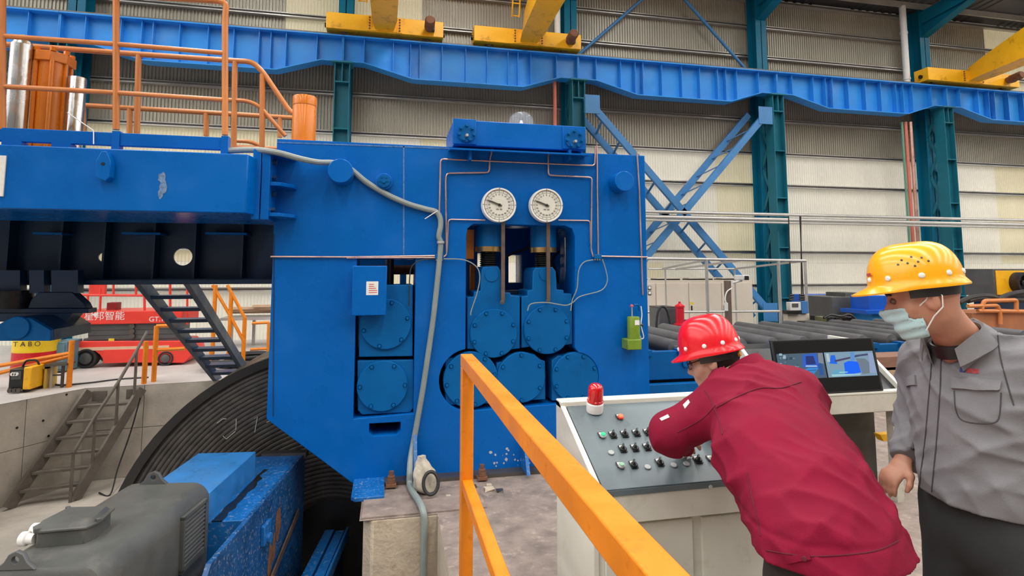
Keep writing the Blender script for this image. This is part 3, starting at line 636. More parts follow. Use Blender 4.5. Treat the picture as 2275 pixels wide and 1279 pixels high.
for u, v, lab in ((976, 570, 'small blue distributor block left of the chock opening'), (1327, 570, 'small blue distributor block right of the gauges')):
    x, z = q(u, v, YM-.02); t = thing('distributor_block', lab, 'fitting', (x, YM, z), 'grease distributor blocks')
    B('block', M_BLUE2, t, x-.035, x+.035, YM-.04, YM, z-.02, z+.02, bevel=.004)
    for k in (-1, 0, 1): MB().hexnut((x+.022*k, YM-.02, z-.02), (0, 0, -1), .008, .012).build('nipple', M_GALV, t)
def hose(pp, Ys, r, m, name, label, cat='hose', group=None, n=8):
    pts = [q3(u, v, Ys[i] if isinstance(Ys, (list, tuple)) else Ys) for i, (u, v) in enumerate(pp)]
    if name == 'cable_hose': pts += [PZ(910, 1074, .04), PZ(917, 1092, .038), PZ(930, 1112, .038), PZ(939, 1132, .036), PY(943, 1160, 4.10), PY(942, 1230, 4.095), PY(940, 1300, 4.095)]
    return tag(MB().tube(spline(pts, 7), r, n).build(name, m), label, cat, group)
yh = YM-.03
hose([(968, 574), (935, 578), (915, 592), (910, 620), (909, 680)], yh, .005, M_RUBBER, 'grease_hose', 'thin black hose dropping into the left opening', 'hose', 'thin grease hoses')
hose([(985, 575), (1030, 577), (1058, 592), (1066, 615), (1060, 650), (1047, 690), (1046, 700)], yh, .005, M_HOSE, 'grease_hose', 'thin hose curving to the left upper chock', 'hose', 'thin grease hoses')
hose([(1318, 577), (1298, 582), (1286, 600), (1282, 640), (1272, 665), (1268, 690)], yh, .005, M_HOSE, 'grease_hose', 'thin hose looping beside the silver guide rod', 'hose', 'thin grease hoses')
hose([(1338, 575), (1346, 600), (1349, 625), (1335, 645), (1290, 658), (1272, 672), (1255, 678), (1215, 672), (1180, 675), (1172, 690)], yh, .005, M_HOSE, 'grease_hose', 'thin hose looping far right and back to chock', 'hose', 'thin grease hoses')
# the big grey hose
g1 = hose([(500, 335), (560, 333), (612, 338), (665, 352), (705, 360), (737, 361), (760, 366), (782, 378), (815, 405), (860, 432), (905, 452), (945, 464), (968, 470), (977, 482), (979, 500), (975, 525), (979, 540), (976, 580), (970, 640), (962, 710), (952, 780), (940, 860), (928, 930), (918, 985), (912, 1020), (910, 1050)],
     [4.62, 4.62, 4.58, 4.62, 4.72, 4.79, 4.80, 4.82]+[4.82]*16+[4.74, 4.66], .0235, M_HOSE, 'cable_hose', 'thick grey cable hose hanging down the machine face', 'hose', None, 10)
tie = MB().tube([q3(972, 468, YM-.05), q3(944, 486, YM-.06)], .004, 5).build('cable_tie', M_WHITE, g1)
MB().lathe([(.026, -.01), (.032, -.01), (.032, .01), (.026, .01)], q3(979, 538, 4.82), (0, 0, 1), 14, False).build('hose_clamp', M_GALV, g1)
# ---- electric box
x0, z1_ = q(784, 590, YM-.16); x1, z0_ = q(858, 700, YM-.16)
eb = thing('junction_box', 'blue wall-mounted electric box with white paper label on machine', 'box', (x0, YM-.16, z0_))
B('body', M_BLUE, eb, x0+.015, x1-.01, YM-.145, YM+.02, z0_+.01, z1_-.01)
B('door', M_BLUE, eb, x0, x1, YM-.17, YM-.147, z0_, z1_, bevel=.006)
B('hinge', M_BLUE, eb, x0-.012, x0, YM-.16, YM-.14, z1_-.06, z1_-.02); B('hinge', M_BLUE, eb, x0-.012, x0, YM-.16, YM-.14, z0_+.02, z0_+.06)
lx0, lz1 = q(814, 625, YM-.172); lx1, lz0 = q(840, 655, YM-.172)
lb = B('paper_label', M_LABEL, eb, lx0, lx1, YM-.172, YM-.170, lz0, lz1)
pm = MB()
for k in range(5):
    zz = lz1-.02-.016*k; w = random.uniform(.35, .75)*(lx1-lx0)
    pm.box(lx0+.02, lx0+.02+w, YM-.1728, YM-.172, zz-.006, zz)
pm.build('print', M_REDINK, lb)
# ---- green lubricator pump
lu = thing('lubricator_pump', 'olive green hand lubricator pump hung on the machine\'s right edge', 'pump', q3(1407, 775, YM-.08))
x, z = q(1409, 752, YM-.09); zt = q(1409, 703, YM-.09)[1]; R = pxr(14)
MB().lathe([(0, 0), (R, 0), (R, zt-z-.01), (R*.92, zt-z), (0, zt-z)], (x, YM-.08, z), (0, 0, 1), 28).build('reservoir', M_GREEN, lu)
xx0, zz0 = q(1390, 776, YM-.1); B('pump_body', M_GREEN, lu, xx0, x+R*.8, YM-.15, YM-.01, zz0, z, bevel=.008)
MB().cyl((x-.012, YM-.08, zt), (x-.012, YM-.08, zt+.085), .006, n=8).build('plunger', M_GALV, lu)
MB().lathe([(0, -.014), (.014, -.008), (.016, 0), (.014, .008), (0, .014)], (x-.012, YM-.08, zt+.095), (0, 0, 1), 14).build('knob', M_PINK, lu)
B('name_plate', M_LABEL, lu, x-.012, x+.032, YM-.08-R-.002, YM-.08-R+.004, zt-.07, zt-.028)
MB().tube(spline([q3(1424, 680, YM-.05), q3(1426, 700, YM-.05), q3(1424, 722, YM-.06), q3(1430, 748, YM-.06), q3(1424, 752, YM-.06), q3(1420, 745, YM-.08), q3(1412, 772, YM-.1)]), .005, 7).build('hose', M_WHITE, lu)
MB().lathe([(0, -.014), (.016, 0), (0, .014)], q3(1426, 722, YM-.06), (0, 1, 0), 10).build('hose_fitting', M_BLACK, lu)
MB().tube(fillet([q3(1408, 677, YM-.08), q3(1418, 676, YM-.06), q3(1420, 690, YM-.04)], .02), .008, 8).build('lever', M_BLUE2, lu)
# ---- glass dome lamp on the top
gd = q3(1158, 276, 5.6)
dm = thing('glass_dome', 'clear glass dome standing behind the blue tank', 'dome', (gd.x, 5.6, gd.z))
prof = [(.13, zT-gd.z), (.13, .02)]+[(.13*math.cos(math.radians(a)), .02+.11*math.sin(math.radians(a))) for a in range(10, 91, 10)]
MB().lathe(prof, (gd.x, 5.6, gd.z), (0, 0, 1), 32).build('glass', M_GLASS, dm)
MB().lathe([(0, zT-gd.z), (.022, zT-gd.z), (.022, .0), (.012, .04), (0, .04)], (gd.x, 5.6, gd.z), (0, 0, 1), 16).build('stem', M_WHITE, dm)
# ---- foot, anchor bolts, gussets, debris at the base
fa = q3(782, 1094, 4.62)
MB().prism([(fa.x, 4.50), (fa.x+.03, 4.46), (fa.x+.24, 4.46), (fa.x+.24, YM+.02), (fa.x, YM+.02)], 'z', -.0, .03).build('foot_plate', M_BLUEW, mach, bevel=.004)
B('sole_plate', M_STEEL, mach, fa.x+.2, xR, YM-.12, YM, .0, .028)
for u, v in ((922, 1045), (1167, 1030)):
    p = q3(u, v, YM-.1); MB().prism([(YM-.22, .028), (YM, .028), (YM, .36), (YM-.05, .36)], 'x', p.x-.014, p.x+.014).build('foot_gusset', M_BLUEW, mach)
for u, v, lab in ((869, 1078, 'rusty anchor bolt standing left of the grey hose'), (1074, 1066, 'rusty anchor bolt partly behind the orange post')):
    p = PZ(u, v, .028); p.y = max(p.y, YM-.24); p = Vector((p.x, YM-.16, .0285))
    t = thing('anchor_bolt', lab, 'bolt', p, 'rusty anchor bolts')
    MB().box(p.x-.04, p.x+.04, p.y-.04, p.y+.04, .0125, .035).build('washer', M_RUST, t)
    MB().hexnut((p.x, p.y, .035), (0, 0, 1), .033, .036).build('nut', M_RUST, t, bevel=.003); MB().hexnut((p.x, p.y, .071), (0, 0, 1), .030, .022).build('lock_nut', M_RUST, t, bevel=.003)
    MB().cyl((p.x, p.y, .09), (p.x, p.y, .125), .019, n=14).build('stud', M_RUST, t)
# ================================================================ GANTRY ON THE LEFT, ITS RAILINGS AND CYLINDERS
gan = thing('gantry_beam', 'deep blue box beam gantry bolted to the machine\'s left edge', 'gantry', (-3, 5, PIT_Z))
bx1 = PY(549, 400, 4.45).x; bz0, bz1 = 2.112, 2.552; cx1 = fx-.04
MB().prism([(-7.5, 4.45), (bx1, 4.45), (cx1-.02, 4.66), (cx1-.02, 5.54), (-7.5, 5.54)], 'z', bz0, bz1).build('box_beam', M_BLUE, gan, bevel=.008)
B('end_flange', M_BLUE, gan, cx1-.06, cx1-.002, YM-.26, YM+.3, fz0, fz1, bevel=.004)
for z in (2.30,):
    B('end_rib', M_BLUE, gan, cx1-.16, cx1-.05, 4.50, 4.8, z-.012, z+.012)
B('deck_plate', M_NAVY, gan, -7.5, -1.15, 5.54, 6.6, 2.40, 2.43)
rb_o = finish(plate_mesh([(-7.5, 1.61), (-1.0, 1.61), (-1.0, 2.36), (-7.5, 2.36)], [arc(PY(406, 570, 6.4).x, PY(406, 570, 6.4).z, .09, 0, 345, 22), arc(PY(228, 571, 6.4).x, PY(228, 571, 6.4).z, .045, 0, 330, 12)], 6.4, 6.43, .002), 'rear_web', M_NAVY, gan)
B('rear_bottom_flange', M_NAVY, gan, -7.5, -1.0, 6.24, 6.62, 1.57, 1.61)
B('rear_top_flange', M_NAVY, gan, -7.5, -1.0, 6.24, 6.62, 2.36, 2.40)
for u in (22, 140, 235, 345, 435, 540): x = PY(u, 560, 6.3).x; B('web_stiffener', M_NAVY, gan, x-.01, x+.01, 6.25, 6.4, 1.61, 2.36)
for u0, u1 in ((75, 140), (272, 357), (457, 549)):
    a = PY(u0, 516, 6.2); b = PY(u1, 519, 6.2); B('lit_gap_bar', M_BLUE, gan, a.x, b.x, 6.18, 6.39, a.z-.02, a.z)  # brighter blue bars stand in for the lit gaps in the deck
B('lower_rail', M_NAVY, gan, -7.5, -.98, 6.0, 6.15, PY(300, 632, 6.0).z, PY(300, 622, 6.0).z)
for x in (-6.9,): B('support_leg', M_BLUE, gan, x, x+.5, 4.6, 5.4, PIT_Z, bz0)
lg = PY(232, 365, 4.4); lz = lg.z
lug = MB().prism([(lg.x-.045, lz+.02), (lg.x-.015, lz+.09), (lg.x+.015, lz+.09), (lg.x+.045, lz+.02), (lg.x+.045, lz-.09), (lg.x+.02, lz-.12), (lg.x-.045, lz-.09)], 'y', 4.38, 4.45).build('lifting_lug', M_BLUE, gan, bevel=.004)
MB().lathe([(0, 0), (.012, 0), (.012, .004)], (lg.x, 4.377, lz), (0, 1, 0), 12).build('hole', M_BLACK, lug)
a = PY(0, 345, 4.44); b = PY(6, 436, 4.44); B('name_plate', M_LABEL, gan, a.x-.35, b.x, 4.44, 4.45, b.z, a.z)
a = PY(0, 284, 4.62); b = PY(0, 314, 4.62); xr = PY(502, 315, 4.62).x
tb = B('toe_board', M_BLUE, gan, -7.5, xr, 4.60, 4.64, b.z, a.z, bevel=.004)
for u in (258, 500): x = PY(u, 310, 4.6).x; B('toe_board_post', M_BLUE, gan, x-.025, x+.025, 4.59, 4.66, bz1, a.z+.01)
for u in (30, 140): x = PY(u, 310, 4.6).x; B('toe_board_foot', M_BLUE, gan, x-.06, x+.06, 4.58, 4.66, bz1, b.z)
sc_ = MB()
for du, dv, w, h_ in ((360, 395, 8, 14), (363, 415, 9, 18), (357, 430, 6, 12)):
    c_ = PY(du, dv, 4.449); sc_.add([(c_.x+w*.003*math.cos(a_)*random.uniform(.7, 1.2), 4.4495-.0003*w, c_.z+h_*.003*math.sin(a_)*random.uniform(.7, 1.2)) for a_ in np.linspace(0, 2*math.pi, 15)[:-1]], [tuple(range(14))])
sc_.build('paint_scar', mat('paint_scar_pale', (.13, .22, .38), .5, var=.5, vscale=40), gan, smooth=0)
# ---- railings
def railing(name, label, tubes, Y, r, m=M_ORG, group='orange gantry railings', cat='railing', fil=.08):
    p0 = PY(*tubes[0][1][0], Y); t = thing(name, label, cat, (p0.x, Y, min(PY(*p, Y).z for _, pp in tubes for p in pp)), group)
    for nm, pp in tubes:
        rr = r*(.8 if nm == 'mid_rail' else 1)
        MB().tube(fillet([PY(u, v, Y) for u, v in pp], fil), rr, 10).build(nm, m, t)
    return t
railing('gantry_railing', 'near orange tube railing with tall posts on the gantry', [
    ('post', [(-200, -40), (-200, 288)]), ('post', [(5, -40), (5, 288)]), ('top_rail', [(-200, -40), (258, -12)]), ('post', [(258, -12), (258, 288)]), ('top_rail', [(258, -12), (485, 2), (503, 8), (500, 40), (500, 300)]),
    ('mid_rail', [(-200, 62), (5, 80), (258, 98), (498, 118)]), ('mid_rail', [(-200, 172), (5, 192), (258, 206), (498, 222)])], 4.62, .0225)
railing('gantry_railing', 'middle orange railing curving down at its right end', [
    ('top_rail', [(-150, 88), (15, 99), (300, 120), (520, 135), (560, 137), (583, 158), (640, 242), (650, 252)]),
    ('post', [(-150, 88), (-150, 300)]), ('post', [(79, 106), (76, 300)]), ('post', [(308, 122), (304, 300)]), ('post', [(522, 137), (519, 330)]), ('post', [(583, 165), (582, 350)]),
    ('mid_rail', [(500, 222), (550, 224), (577, 236), (634, 302)])], 5.35, .0235)
railing('gantry_railing', 'far low orange railing seen through the others', [
    ('top_rail', [(185, 234), (300, 241), (460, 250), (650, 262)]), ('post', [(185, 234), (185, 300)]), ('post', [(288, 241), (288, 300)]), ('post', [(458, 250), (458, 302)]), ('post', [(622, 260), (622, 305)]), ('mid_rail', [(500, 312), (555, 314), (580, 325)]), ('mid_rail', [(500, 325), (620, 330)])], 6.7, .027)
# ---- cylinders on the gantry
def vcyl(name, u0, u1, v0, v1, Y, m, label, cap=None, n=32, base=None):
    a = PY(u0, (v0+v1)/2, Y); b = PY(u1, (v0+v1)/2, Y); R = (b-a).length/2; c = (a+b)/2; zt = PY((u0+u1)/2, v0, Y).z; zb = PY((u0+u1)/2, v1, Y).z if base is None else base
    t = thing(name, label, 'cylinder', (c.x, Y, zb), 'hydraulic cylinders')
    return t, c.x, Y, zb, zt, R
t, x, y, zb, zt, R = vcyl('hydraulic_cylinder', 18, 66, 100, 290, 5.05, M_CHROME, 'tall chromed cylinder with domed top at far left', base=bz1)
MB().cyl((x, y, zb), (x, y, zt), R, n=32).build('rod', M_CHROME, t); MB().lathe([(R*.99, 0), (R*.8, .03), (R*.45, .04), (R*.4, .075), (R*.2, .085), (0, .088)], (x, y, zt), (0, 0, 1), 24).build('dome_cap', M_CHROME, t)
t, x, y, zb, zt, R = vcyl('hydraulic_cylinder', 78, 145, 140, 290, 5.15, M_ORGC, 'orange cylinder with bolted square cap behind railing', base=bz1)
MB().cyl((x, y, zb), (x, y, zt), R*.88, n=32).build('barrel', M_ORGC, t)
cp_ = MB().prism([(x-R*1.05, y-R*.6), (x-R*.6, y-R*1.05), (x+R*.35, y-R*1.05), (x+R*1.1, y-R*.3), (x+R*1.1, y+R*1.05), (x-R*1.05, y+R*1.05)], 'z', zt-.01, zt+.07).build('cap', M_ORGC, t, bevel=.005)
for dx, dy in ((-.72, -.72), (.42, -.88), (.95, -.1), (.85, .85), (-.85, .85)):
    MB().cyl((x+R*dx, y+R*dy, zb), (x+R*dx, y+R*dy, zt), .016, n=10).build('tie_rod', M_ORGC, t)
    MB().hexnut((x+R*dx, y+R*dy, zt+.07), (0, 0, 1), .022, .03).build('nut', M_ORGC, cp_)
t, x, y, zb, zt, R = vcyl('hydraulic_cylinder', 149, 188, 173, 290, 5.15, M_CHROME, 'short chromed cylinder right of the orange one', base=bz1)
MB().lathe([(R, 0), (R, zt-zb-.01), (R*.95, zt-zb), (0, zt-zb)], (x, y, zb), (0, 0, 1), 32).build('rod', M_CHROME, t); MB().cyl((x, y, zb), (x, y, zb+.03), R*1.25, n=32).build('base_ring', M_CHROME, t)
t, x, y, zb, zt, R = vcyl('hydraulic_cylinder', 649, 703, 216, 305, 5.12, M_ORGC, 'squat orange cylinder on the machine\'s top left corner', base=zT+.004)
MB().lathe([(R*.98, 0), (R*.98, zt-zb-.09), (R*.96, zt-zb-.085), (R, zt-zb-.08), (R, zt-zb-.012), (R*.96, zt-zb), (0, zt-zb)], (x, y, zb), (0, 0, 1), 40).build('barrel', M_ORGC, t)
MB().cyl((x, y, zb), (x, y, zb+.02), R*1.18, n=40).build('base_flange', M_ORGC, t)
tag(MB().tube(fillet([PY(150, 250, 4.62), PY(208, 290, 4.60), PY(208, 320, 4.57)], .01), .004, 5).build('white_wire', M_WHITE), 'thin white wire tied over the blue toe board', 'wire')
# ---- dark lifting yoke hanging under the gantry
yk = thing('lifting_yoke', 'dark blue lifting yoke with pentagon hood under the gantry', 'yoke', (-3.2, 5.8, .9))
def pp(poly, Y): return [(PY(u, v, Y).x, PY(u, v, Y).z) for u, v in poly]
MB().prism(pp([(-60, 735), (0, 719), (22, 706), (66, 706), (112, 733), (112, 757), (-60, 757)], 5.45), 'y', 5.45, 5.5).build('hood_front', M_BLUE2, yk, bevel=.004)
MB().prism(pp([(-60, 735), (0, 719), (22, 706), (66, 706), (112, 733), (112, 757), (-60, 757)], 5.45), 'y', 5.502, 6.1).build('hood_body', M_NAVY, yk)
c = PY(38, 728, 5.44); MB().lathe([(0, 0), (.09, 0), (.095, .012), (.095, .03)], (c.x, 5.43, c.z), (0, 1, 0), 28).build('hood_boss', M_BLUE2, yk)
MB().prism(pp([(70, 684), (78, 664), (96, 648), (168, 648), (194, 672), (200, 684)], 5.9), 'y', 5.84, 5.96).build('yoke_plate', M_NAVY, yk, bevel=.006)
MB().prism(pp([(-60, 684), (206, 684), (206, 694), (-60, 694)], 5.9), 'y', 5.82, 5.98).build('base_flange', M_NAVY, yk, bevel=.004)
MB().prism(pp([(-60, 694), (175, 694), (160, 712), (-60, 712)], 5.9), 'y', 5.8, 6.0).build('lower_block', M_NAVY, yk)
for u0, u1 in ((-60, 60), (80, 112), (128, 186)): MB().prism(pp([(u0, 600), (u1, 600), (u1, 650), (u0, 650)], 5.95), 'y', 5.85, 5.95).build('hanger', M_NAVY, yk)
MB().cyl((PY(10, 665, 5.8).x, 5.9, PY(10, 684, 5.9).z), (PY(10, 665, 5.8).x, 5.9, PY(10, 645, 5.9).z), .16, n=24).build('screw_nut', M_GREASE, yk)
# ================================================================ COIL, DRIVE, MOTOR IN THE PIT
cc = PY(732, 1230, 5.62); RC = 1.81
coil = thing('strip_coil', 'huge coil of dark ribbed strip standing on edge in the pit', 'coil', (cc.x, 5.6, cc.z-RC))
prof = [(.45, .05)]; r_ = .5
while r_ < RC-.045: prof += [(r_, .008), (r_+.012, 0), (r_+.026, 0), (r_+.036, .014)]; r_ += .0375
prof += [(RC, .02), (RC, 1.1), (.45, 1.1)]
M_COIL = mat('coil_strip_edges', (.115, .105, .095), .45, .3, var=.3, vscale=9, dirt=srgb(120, 112, 100), dirt_amt=.35, dscale=3)
MB().lathe([(0, .06), (.46, .06), (.46, .3), (0, .3)], (cc.x, 5.6, cc.z), (0, 1, 0), 48).build('core', M_BLACK, coil)
MB().lathe(prof, (cc.x, 5.6, cc.z), (0, 1, 0), 128, False).build('windings', M_COIL, coil, smooth=50)
MB().lathe([(RC-.02, -.03), (RC+.055, -.03), (RC+.055, 1.12), (RC+.002, 1.12), (RC+.002, .02), (RC-.02, -.03)], (cc.x, 5.6, cc.z), (0, 1, 0), 96, False).build('outer_wrap', M_BLACK, coil)
chm = MB()
for st in ([(482, 940), (495, 930), (503, 930)], [(495, 968), (503, 975), (523, 958)], [(525, 930), (524, 955)], [(565, 930), (572, 925), (566, 960)], [(592, 938), (606, 932)]):
    chm.tube([PY(u, v, 5.597) for u, v in st], .0025, 5)
chm.build('chalk_mark', M_LABEL, coil)
# gearbox casing frame: axis a7 (away from the viewer), b7 to the right
ang = math.radians(7); a7 = Vector((math.sin(ang), math.cos(ang), 0)); b7 = Vector((math.cos(ang), -math.sin(ang), 0)); Zv = Vector((0, 0, 1))
C0 = Vector((PZ(672, 1012, .12).x, PZ(672, 1012, .12).y, 0))
def cas(al, ac, z): return C0+a7*al+b7*ac+Zv*z
def cbox(mb, a0, a1, c0, c1, z0, z1): return mb.hexa([cas(a0, c0, z0), cas(a0, c1, z0), cas(a1, c1, z0), cas(a1, c0, z0)], [cas(a0, c0, z1), cas(a0, c1, z1), cas(a1, c1, z1), cas(a1, c0, z1)])
gb = thing('gearbox_casing', 'worn blue gearbox casing running into the machine from the motor', 'gearbox', cas(-1, -.3, PIT_Z-1.2))
DZ = PIT_Z-1.2
cbox(MB(), -1.235, .03, -.80, -.03, -.9, .115).build('casing_body', M_BLUEW, gb, bevel=.004)
cbox(MB(), -1.05, -.2, -.7, -.2, DZ, -.9).build('pedestal', M_NAVY, gb)
sp_ = MB(); z0 = -.85
prof_s = [(.09, .12), (-1.78, .12), (-1.86, .04), (-1.9, -.35), (-1.5, -.85), (.09, -.85)]
n = len(prof_s); sp_.add([cas(a, -.03, z) for a, z in prof_s]+[cas(a, .0, z) for a, z in prof_s], [tuple(range(n)), tuple(reversed(range(n, 2*n)))]+[(k, n+k, n+(k+1) % n, (k+1) % n) for k in range(n)])
sp_.build('side_plate', mat('dirty_dark_blue_paint', (.006, .075, .235), .34, var=.3, vscale=6, bump=.1, bscale=14, dirt=srgb(150, 160, 172), dirt_amt=.6, dscale=45, dsharp=.05), gb, bevel=.003)
cbox(MB(), -1.26, -.45, -.66, -.235, .11, .30).build('raised_cover', mat('cover_sheen_blue', (.03, .20, .52), .34, var=.16, vscale=7, dirt=srgb(80, 125, 175), dirt_amt=.5, dscale=9), gb, bevel=.004)  # lighter blue carries the sheen on the gearbox top
gs = MB(); random.seed(3); L_ = []; R_ = []
for k in range(15): al = -1.235+.93*k/14; L_.append(cas(al, -.222+random.uniform(-.008, .008), .118)); R_.append(cas(al, -.16+random.uniform(-.016, .012)-.03*(k > 11), .118))
gs.add(L_+R_+[p-Zv*.008 for p in L_+R_], [(k, k+1, 15+k+1, 15+k) for k in range(14)]+[(k, 15+k, 45+k, 30+k) for k in (0, 14)]); gs.build('black_gap_strip', M_GREASE, gb, smooth=0)  # black strip painted in for the dark gap beside the cover
lg_ = MB(); cbox(lg_, -1.0, -.86, .0, .028, -.16, -.03); lg_.build('side_lug', M_BLUEW, gb, bevel=.006)
p = cas(-.93, .0, -.13); MB().cyl(p, p+b7*.05, .032, n=20).build('pin', M_BLUEW, gb)
p = cas(-.78, .003, -.33)
rust = MB()
for (al, z, w, h) in ((-.62, -.16, .06, .12), (-.78, -.36, .05, .13), (-.70, -.30, .035, .10)):
    n = 14; vs = [cas(al+w*math.cos(2*math.pi*k/n)*random.uniform(.75, 1.2), .0015, z+h*math.sin(2*math.pi*k/n)*random.uniform(.8, 1.15)) for k in range(n)]; rust.add(vs, [tuple(range(n))])
rust.build('rust_patch', M_RUST, gb, smooth=0)
k_ = MB(); k_.bar(cas(-1.3, .02, -.62), cas(-.15, .02, -.28), .012, .05); k_.build('edge_strip', M_BROWN, gb)
cbox(MB(), .03, .12, -.35, .02, .09, .135).build('end_ledge', M_STEEL, gb)
# blue channel rails beside the casing
rg = thing('channel_bracket', 'blue channel beams with orange clip beside the gearbox', 'bracket', cas(-.6, .3, DZ))
for c0_, c1_, z in ((.14, .22, -.62), (.235, .31, -.63), (.33, .35, -.60)): cbox(MB(), -1.5, .3, c0_, c1_, z-.09, z).build('channel', M_BLUEW, rg, bevel=.003)
cbox(MB(), -.95, -.85, .05, .26, -.60, -.585).build('clip', M_ORGB, rg); cbox(MB(), -.95, -.93, .06, .075, -.60, -.38).build('clip_stem', M_ORGB, rg)
cbox(MB(), -1.5, .3, .2, .3, DZ, -.72).build('stand', M_NAVY, rg)
# motor
am = Vector((.156, .988, 0)).normalized(); bmv = Vector((am.y, -am.x, 0)); F0 = Vector((PZ(470, 1068, .28).x, PZ(470, 1068, .28).y, 0))
MK = .927
def mo(al, ac, z): return _O+(F0+am*al+bmv*ac+Zv*z-_O)*MK
motor = thing('drive_motor', 'big dusty grey-green electric motor with terminal box on top', 'motor', mo(-.6, -.28, DZ))
def msec(al, s=0):
    w, zt_, zb_ = .585, .28-s, -.62+s; cxm = -.2925; pts = []; rr = .11
    for (sx_, sz_, a0) in ((1, 1, 0), (-1, 1, 90), (-1, -1, 180), (1, -1, 270)):
        for k in range(7):
            a = math.radians(a0+90*k/6); pts.append(mo(al, cxm+sx_*(w/2-s-rr)+rr*math.cos(a), (zt_-rr if sz_ > 0 else zb_+rr)+rr*math.sin(a)))
    return pts
MB().loft([msec(-1.12, .03), msec(-1.10, 0), msec(-.02, 0), msec(0, .02)]).build('body', M_MGREY, motor, smooth=40)
MB().loft([msec(-1.17, .10), msec(-1.12, .09)]).build('end_shield', mat('end_shield_olive', (.16, .15, .07), .5, var=.15), motor, smooth=40)
MB().loft([[mo(al, c_, z) for c_, z in ((-.5, DZ), (-.08, DZ), (-.08, -.6), (-.5, -.6))] for al in (-1.0, -.1)]).build('foot', M_DGREY, motor)
MB().cyl(mo(0, -.29, -.2), mo(.15, -.29, -.2), .1, n=20).build('shaft', M_STEEL, motor)
def lugm(al, ac):
    pts = [(-.085, 0), (-.05, .03), (-.03, .065), (0, .078), (.03, .065), (.05, .03), (.085, 0)]
    hole_ = arc(0, .042, .016, 0, 330, 11)
    me = plate_mesh(pts, [hole_], -.012, .012, .003); M = Matrix.Identity(4)
    for i_, v_ in enumerate((bmv, am, Zv)): M[0][i_], M[1][i_], M[2][i_] = v_
    pos = mo(al, ac, .278); M[0][3], M[1][3], M[2][3] = pos; me.transform(M)
    return finish(me, 'lifting_lug', M_DGREY, motor)
lugm(-.03, -.36); lugm(-1.10, -.40)
tb = MB(); tz = .28
tbp = [(-.64, -.49), (-.64, -.255), (-.80, -.225), (-.865, -.25), (-.90, -.46), (-.84, -.51)]
n = len(tbp); box_ = MB().add([mo(a, c_, tz-.005) for a, c_ in tbp]+[mo(a, c_, tz+.075) for a, c_ in tbp], [tuple(range(n)), tuple(reversed(range(n, 2*n)))]+[(k, n+k, n+(k+1) % n, (k+1) % n) for k in range(n)]).build('terminal_box', M_MGREY, motor, bevel=.006)
ctr = Vector((sum(p[0] for p in tbp)/n, sum(p[1] for p in tbp)/n))
def ring_(s, z): return [mo(ctr.x+(a-ctr.x)*s, ctr.y+(c_-ctr.y)*s, tz+z) for a, c_ in tbp]
MB().loft([ring_(1.09, .076), ring_(1.09, .084), ring_(.95, .088), ring_(.84, .108), ring_(.5, .11)]).build('lid', M_MGREY, box_, smooth=30)
for k in (0, 2, 4): p = mo(ctr.x+(tbp[k][0]-ctr.x)*1.03, ctr.y+(tbp[k][1]-ctr.y)*1.03, tz+.084); MB().cyl(p, p+Zv*.014, .012, n=8).build('screw', M_DGREY, box_)
for al, ac in ((-.87, -.53), (-.77, -.55)):
    p = mo(al, ac+.04, tz+.035); MB().lathe([(.02, 0), (.024, 0), (.024, .03), (.032, .035), (.032, .06), (.026, .065), (.02, .045)], p, -bmv, 16).build('cable_gland', M_LABEL, box_)
fr_ = MB()
for (a0, a1, z0, z1) in ((-.385, -.365, -.12, .20), (-.11, -.095, -.12, .20), (-.385, -.095, .185, .205), (-.385, -.095, -.125, -.105)):
    fr_.hexa([mo(a0, .0, z0), mo(a0, .022, z0), mo(a1, .022, z0), mo(a1, .0, z0)], [mo(a0, .0, z1), mo(a0, .022, z1), mo(a1, .022, z1), mo(a1, .0, z1)])
lo_ = fr_.build('louvre_frame', M_MGREY, motor)
for k in range(11):
    z = -.10+.026*k; MB().hexa([mo(-.365, .0, z+.006), mo(-.365, .02, z), mo(-.11, .02, z), mo(-.11, .0, z+.006)], [mo(-.365, .0, z+.02), mo(-.365, .02, z+.006), mo(-.11, .02, z+.006), mo(-.11, .0, z+.02)]).build('slat', M_MGREY, lo_)
# ================================================================ LEFT BACKGROUND: STAIRS, LIFT, CLUTTER
# deep part of the pit under the drives
# ---- steel stair into the pit
st = thing('pit_stair', 'brown steel open stair with handrail leading into the pit', 'stair', (-4.5, 9.1, PIT_Z))
TL, TR = Vector((-4.16, 9.36, -.03)), Vector((-3.50, 9.40, -.03)); BL, BR = PZ(18, 1132, PIT_Z), PZ(166, 1112, PIT_Z)
M_STAIR = mat('stair_brown_steel', (.17, .145, .12), .6, .3, var=.25, vscale=6)
def ray_plane(u, v, p, nrm): d = ray(u, v); return _O+d*((p-_O).dot(nrm)/d.dot(nrm))
for T_, B_ in ((TL, BL), (TR, BR)): MB().bar(T_, B_+Zv*.02, (.05), .13, (0, 0, 1)).build('stringer', M_STAIR, st)
for k in range(1, 7):
    t_ = k/7; a = TL.lerp(BL, t_); b = TR.lerp(BR, t_); MB().bar(a, b, .11, .03).build('tread', M_STAIR, st)
rail_px = [((327, 736), .0), ((304, 778), .06), ((263, 848), .38), ((212, 925), .68), ((163, 1006), .99)]
pl_n = (TR-BR).cross(Zv).normalized(); tops = [ray_plane(u, v, TR, pl_n) for (u, v), _ in rail_px]
MB().tube(tops, .022, 10).build('handrail', M_STAIR, st)
for i in (1, 2, 3, 4):
    p = tops[i]; t_ = max(0, min(1, (p-TR).dot((BR-TR))/(BR-TR).length_squared)); foot = TR.lerp(BR, t_)
    hz = (Vector((BR.x-TR.x, BR.y-TR.y, 0))); s_ = max(0, min(1, Vector((p.x-TR.x, p.y-TR.y, 0)).dot(hz)/hz.length_squared)); fz = TR.lerp(BR, s_).z
    MB().cyl((p.x, p.y, fz), p, .019, n=10).build('post', M_STAIR, st)
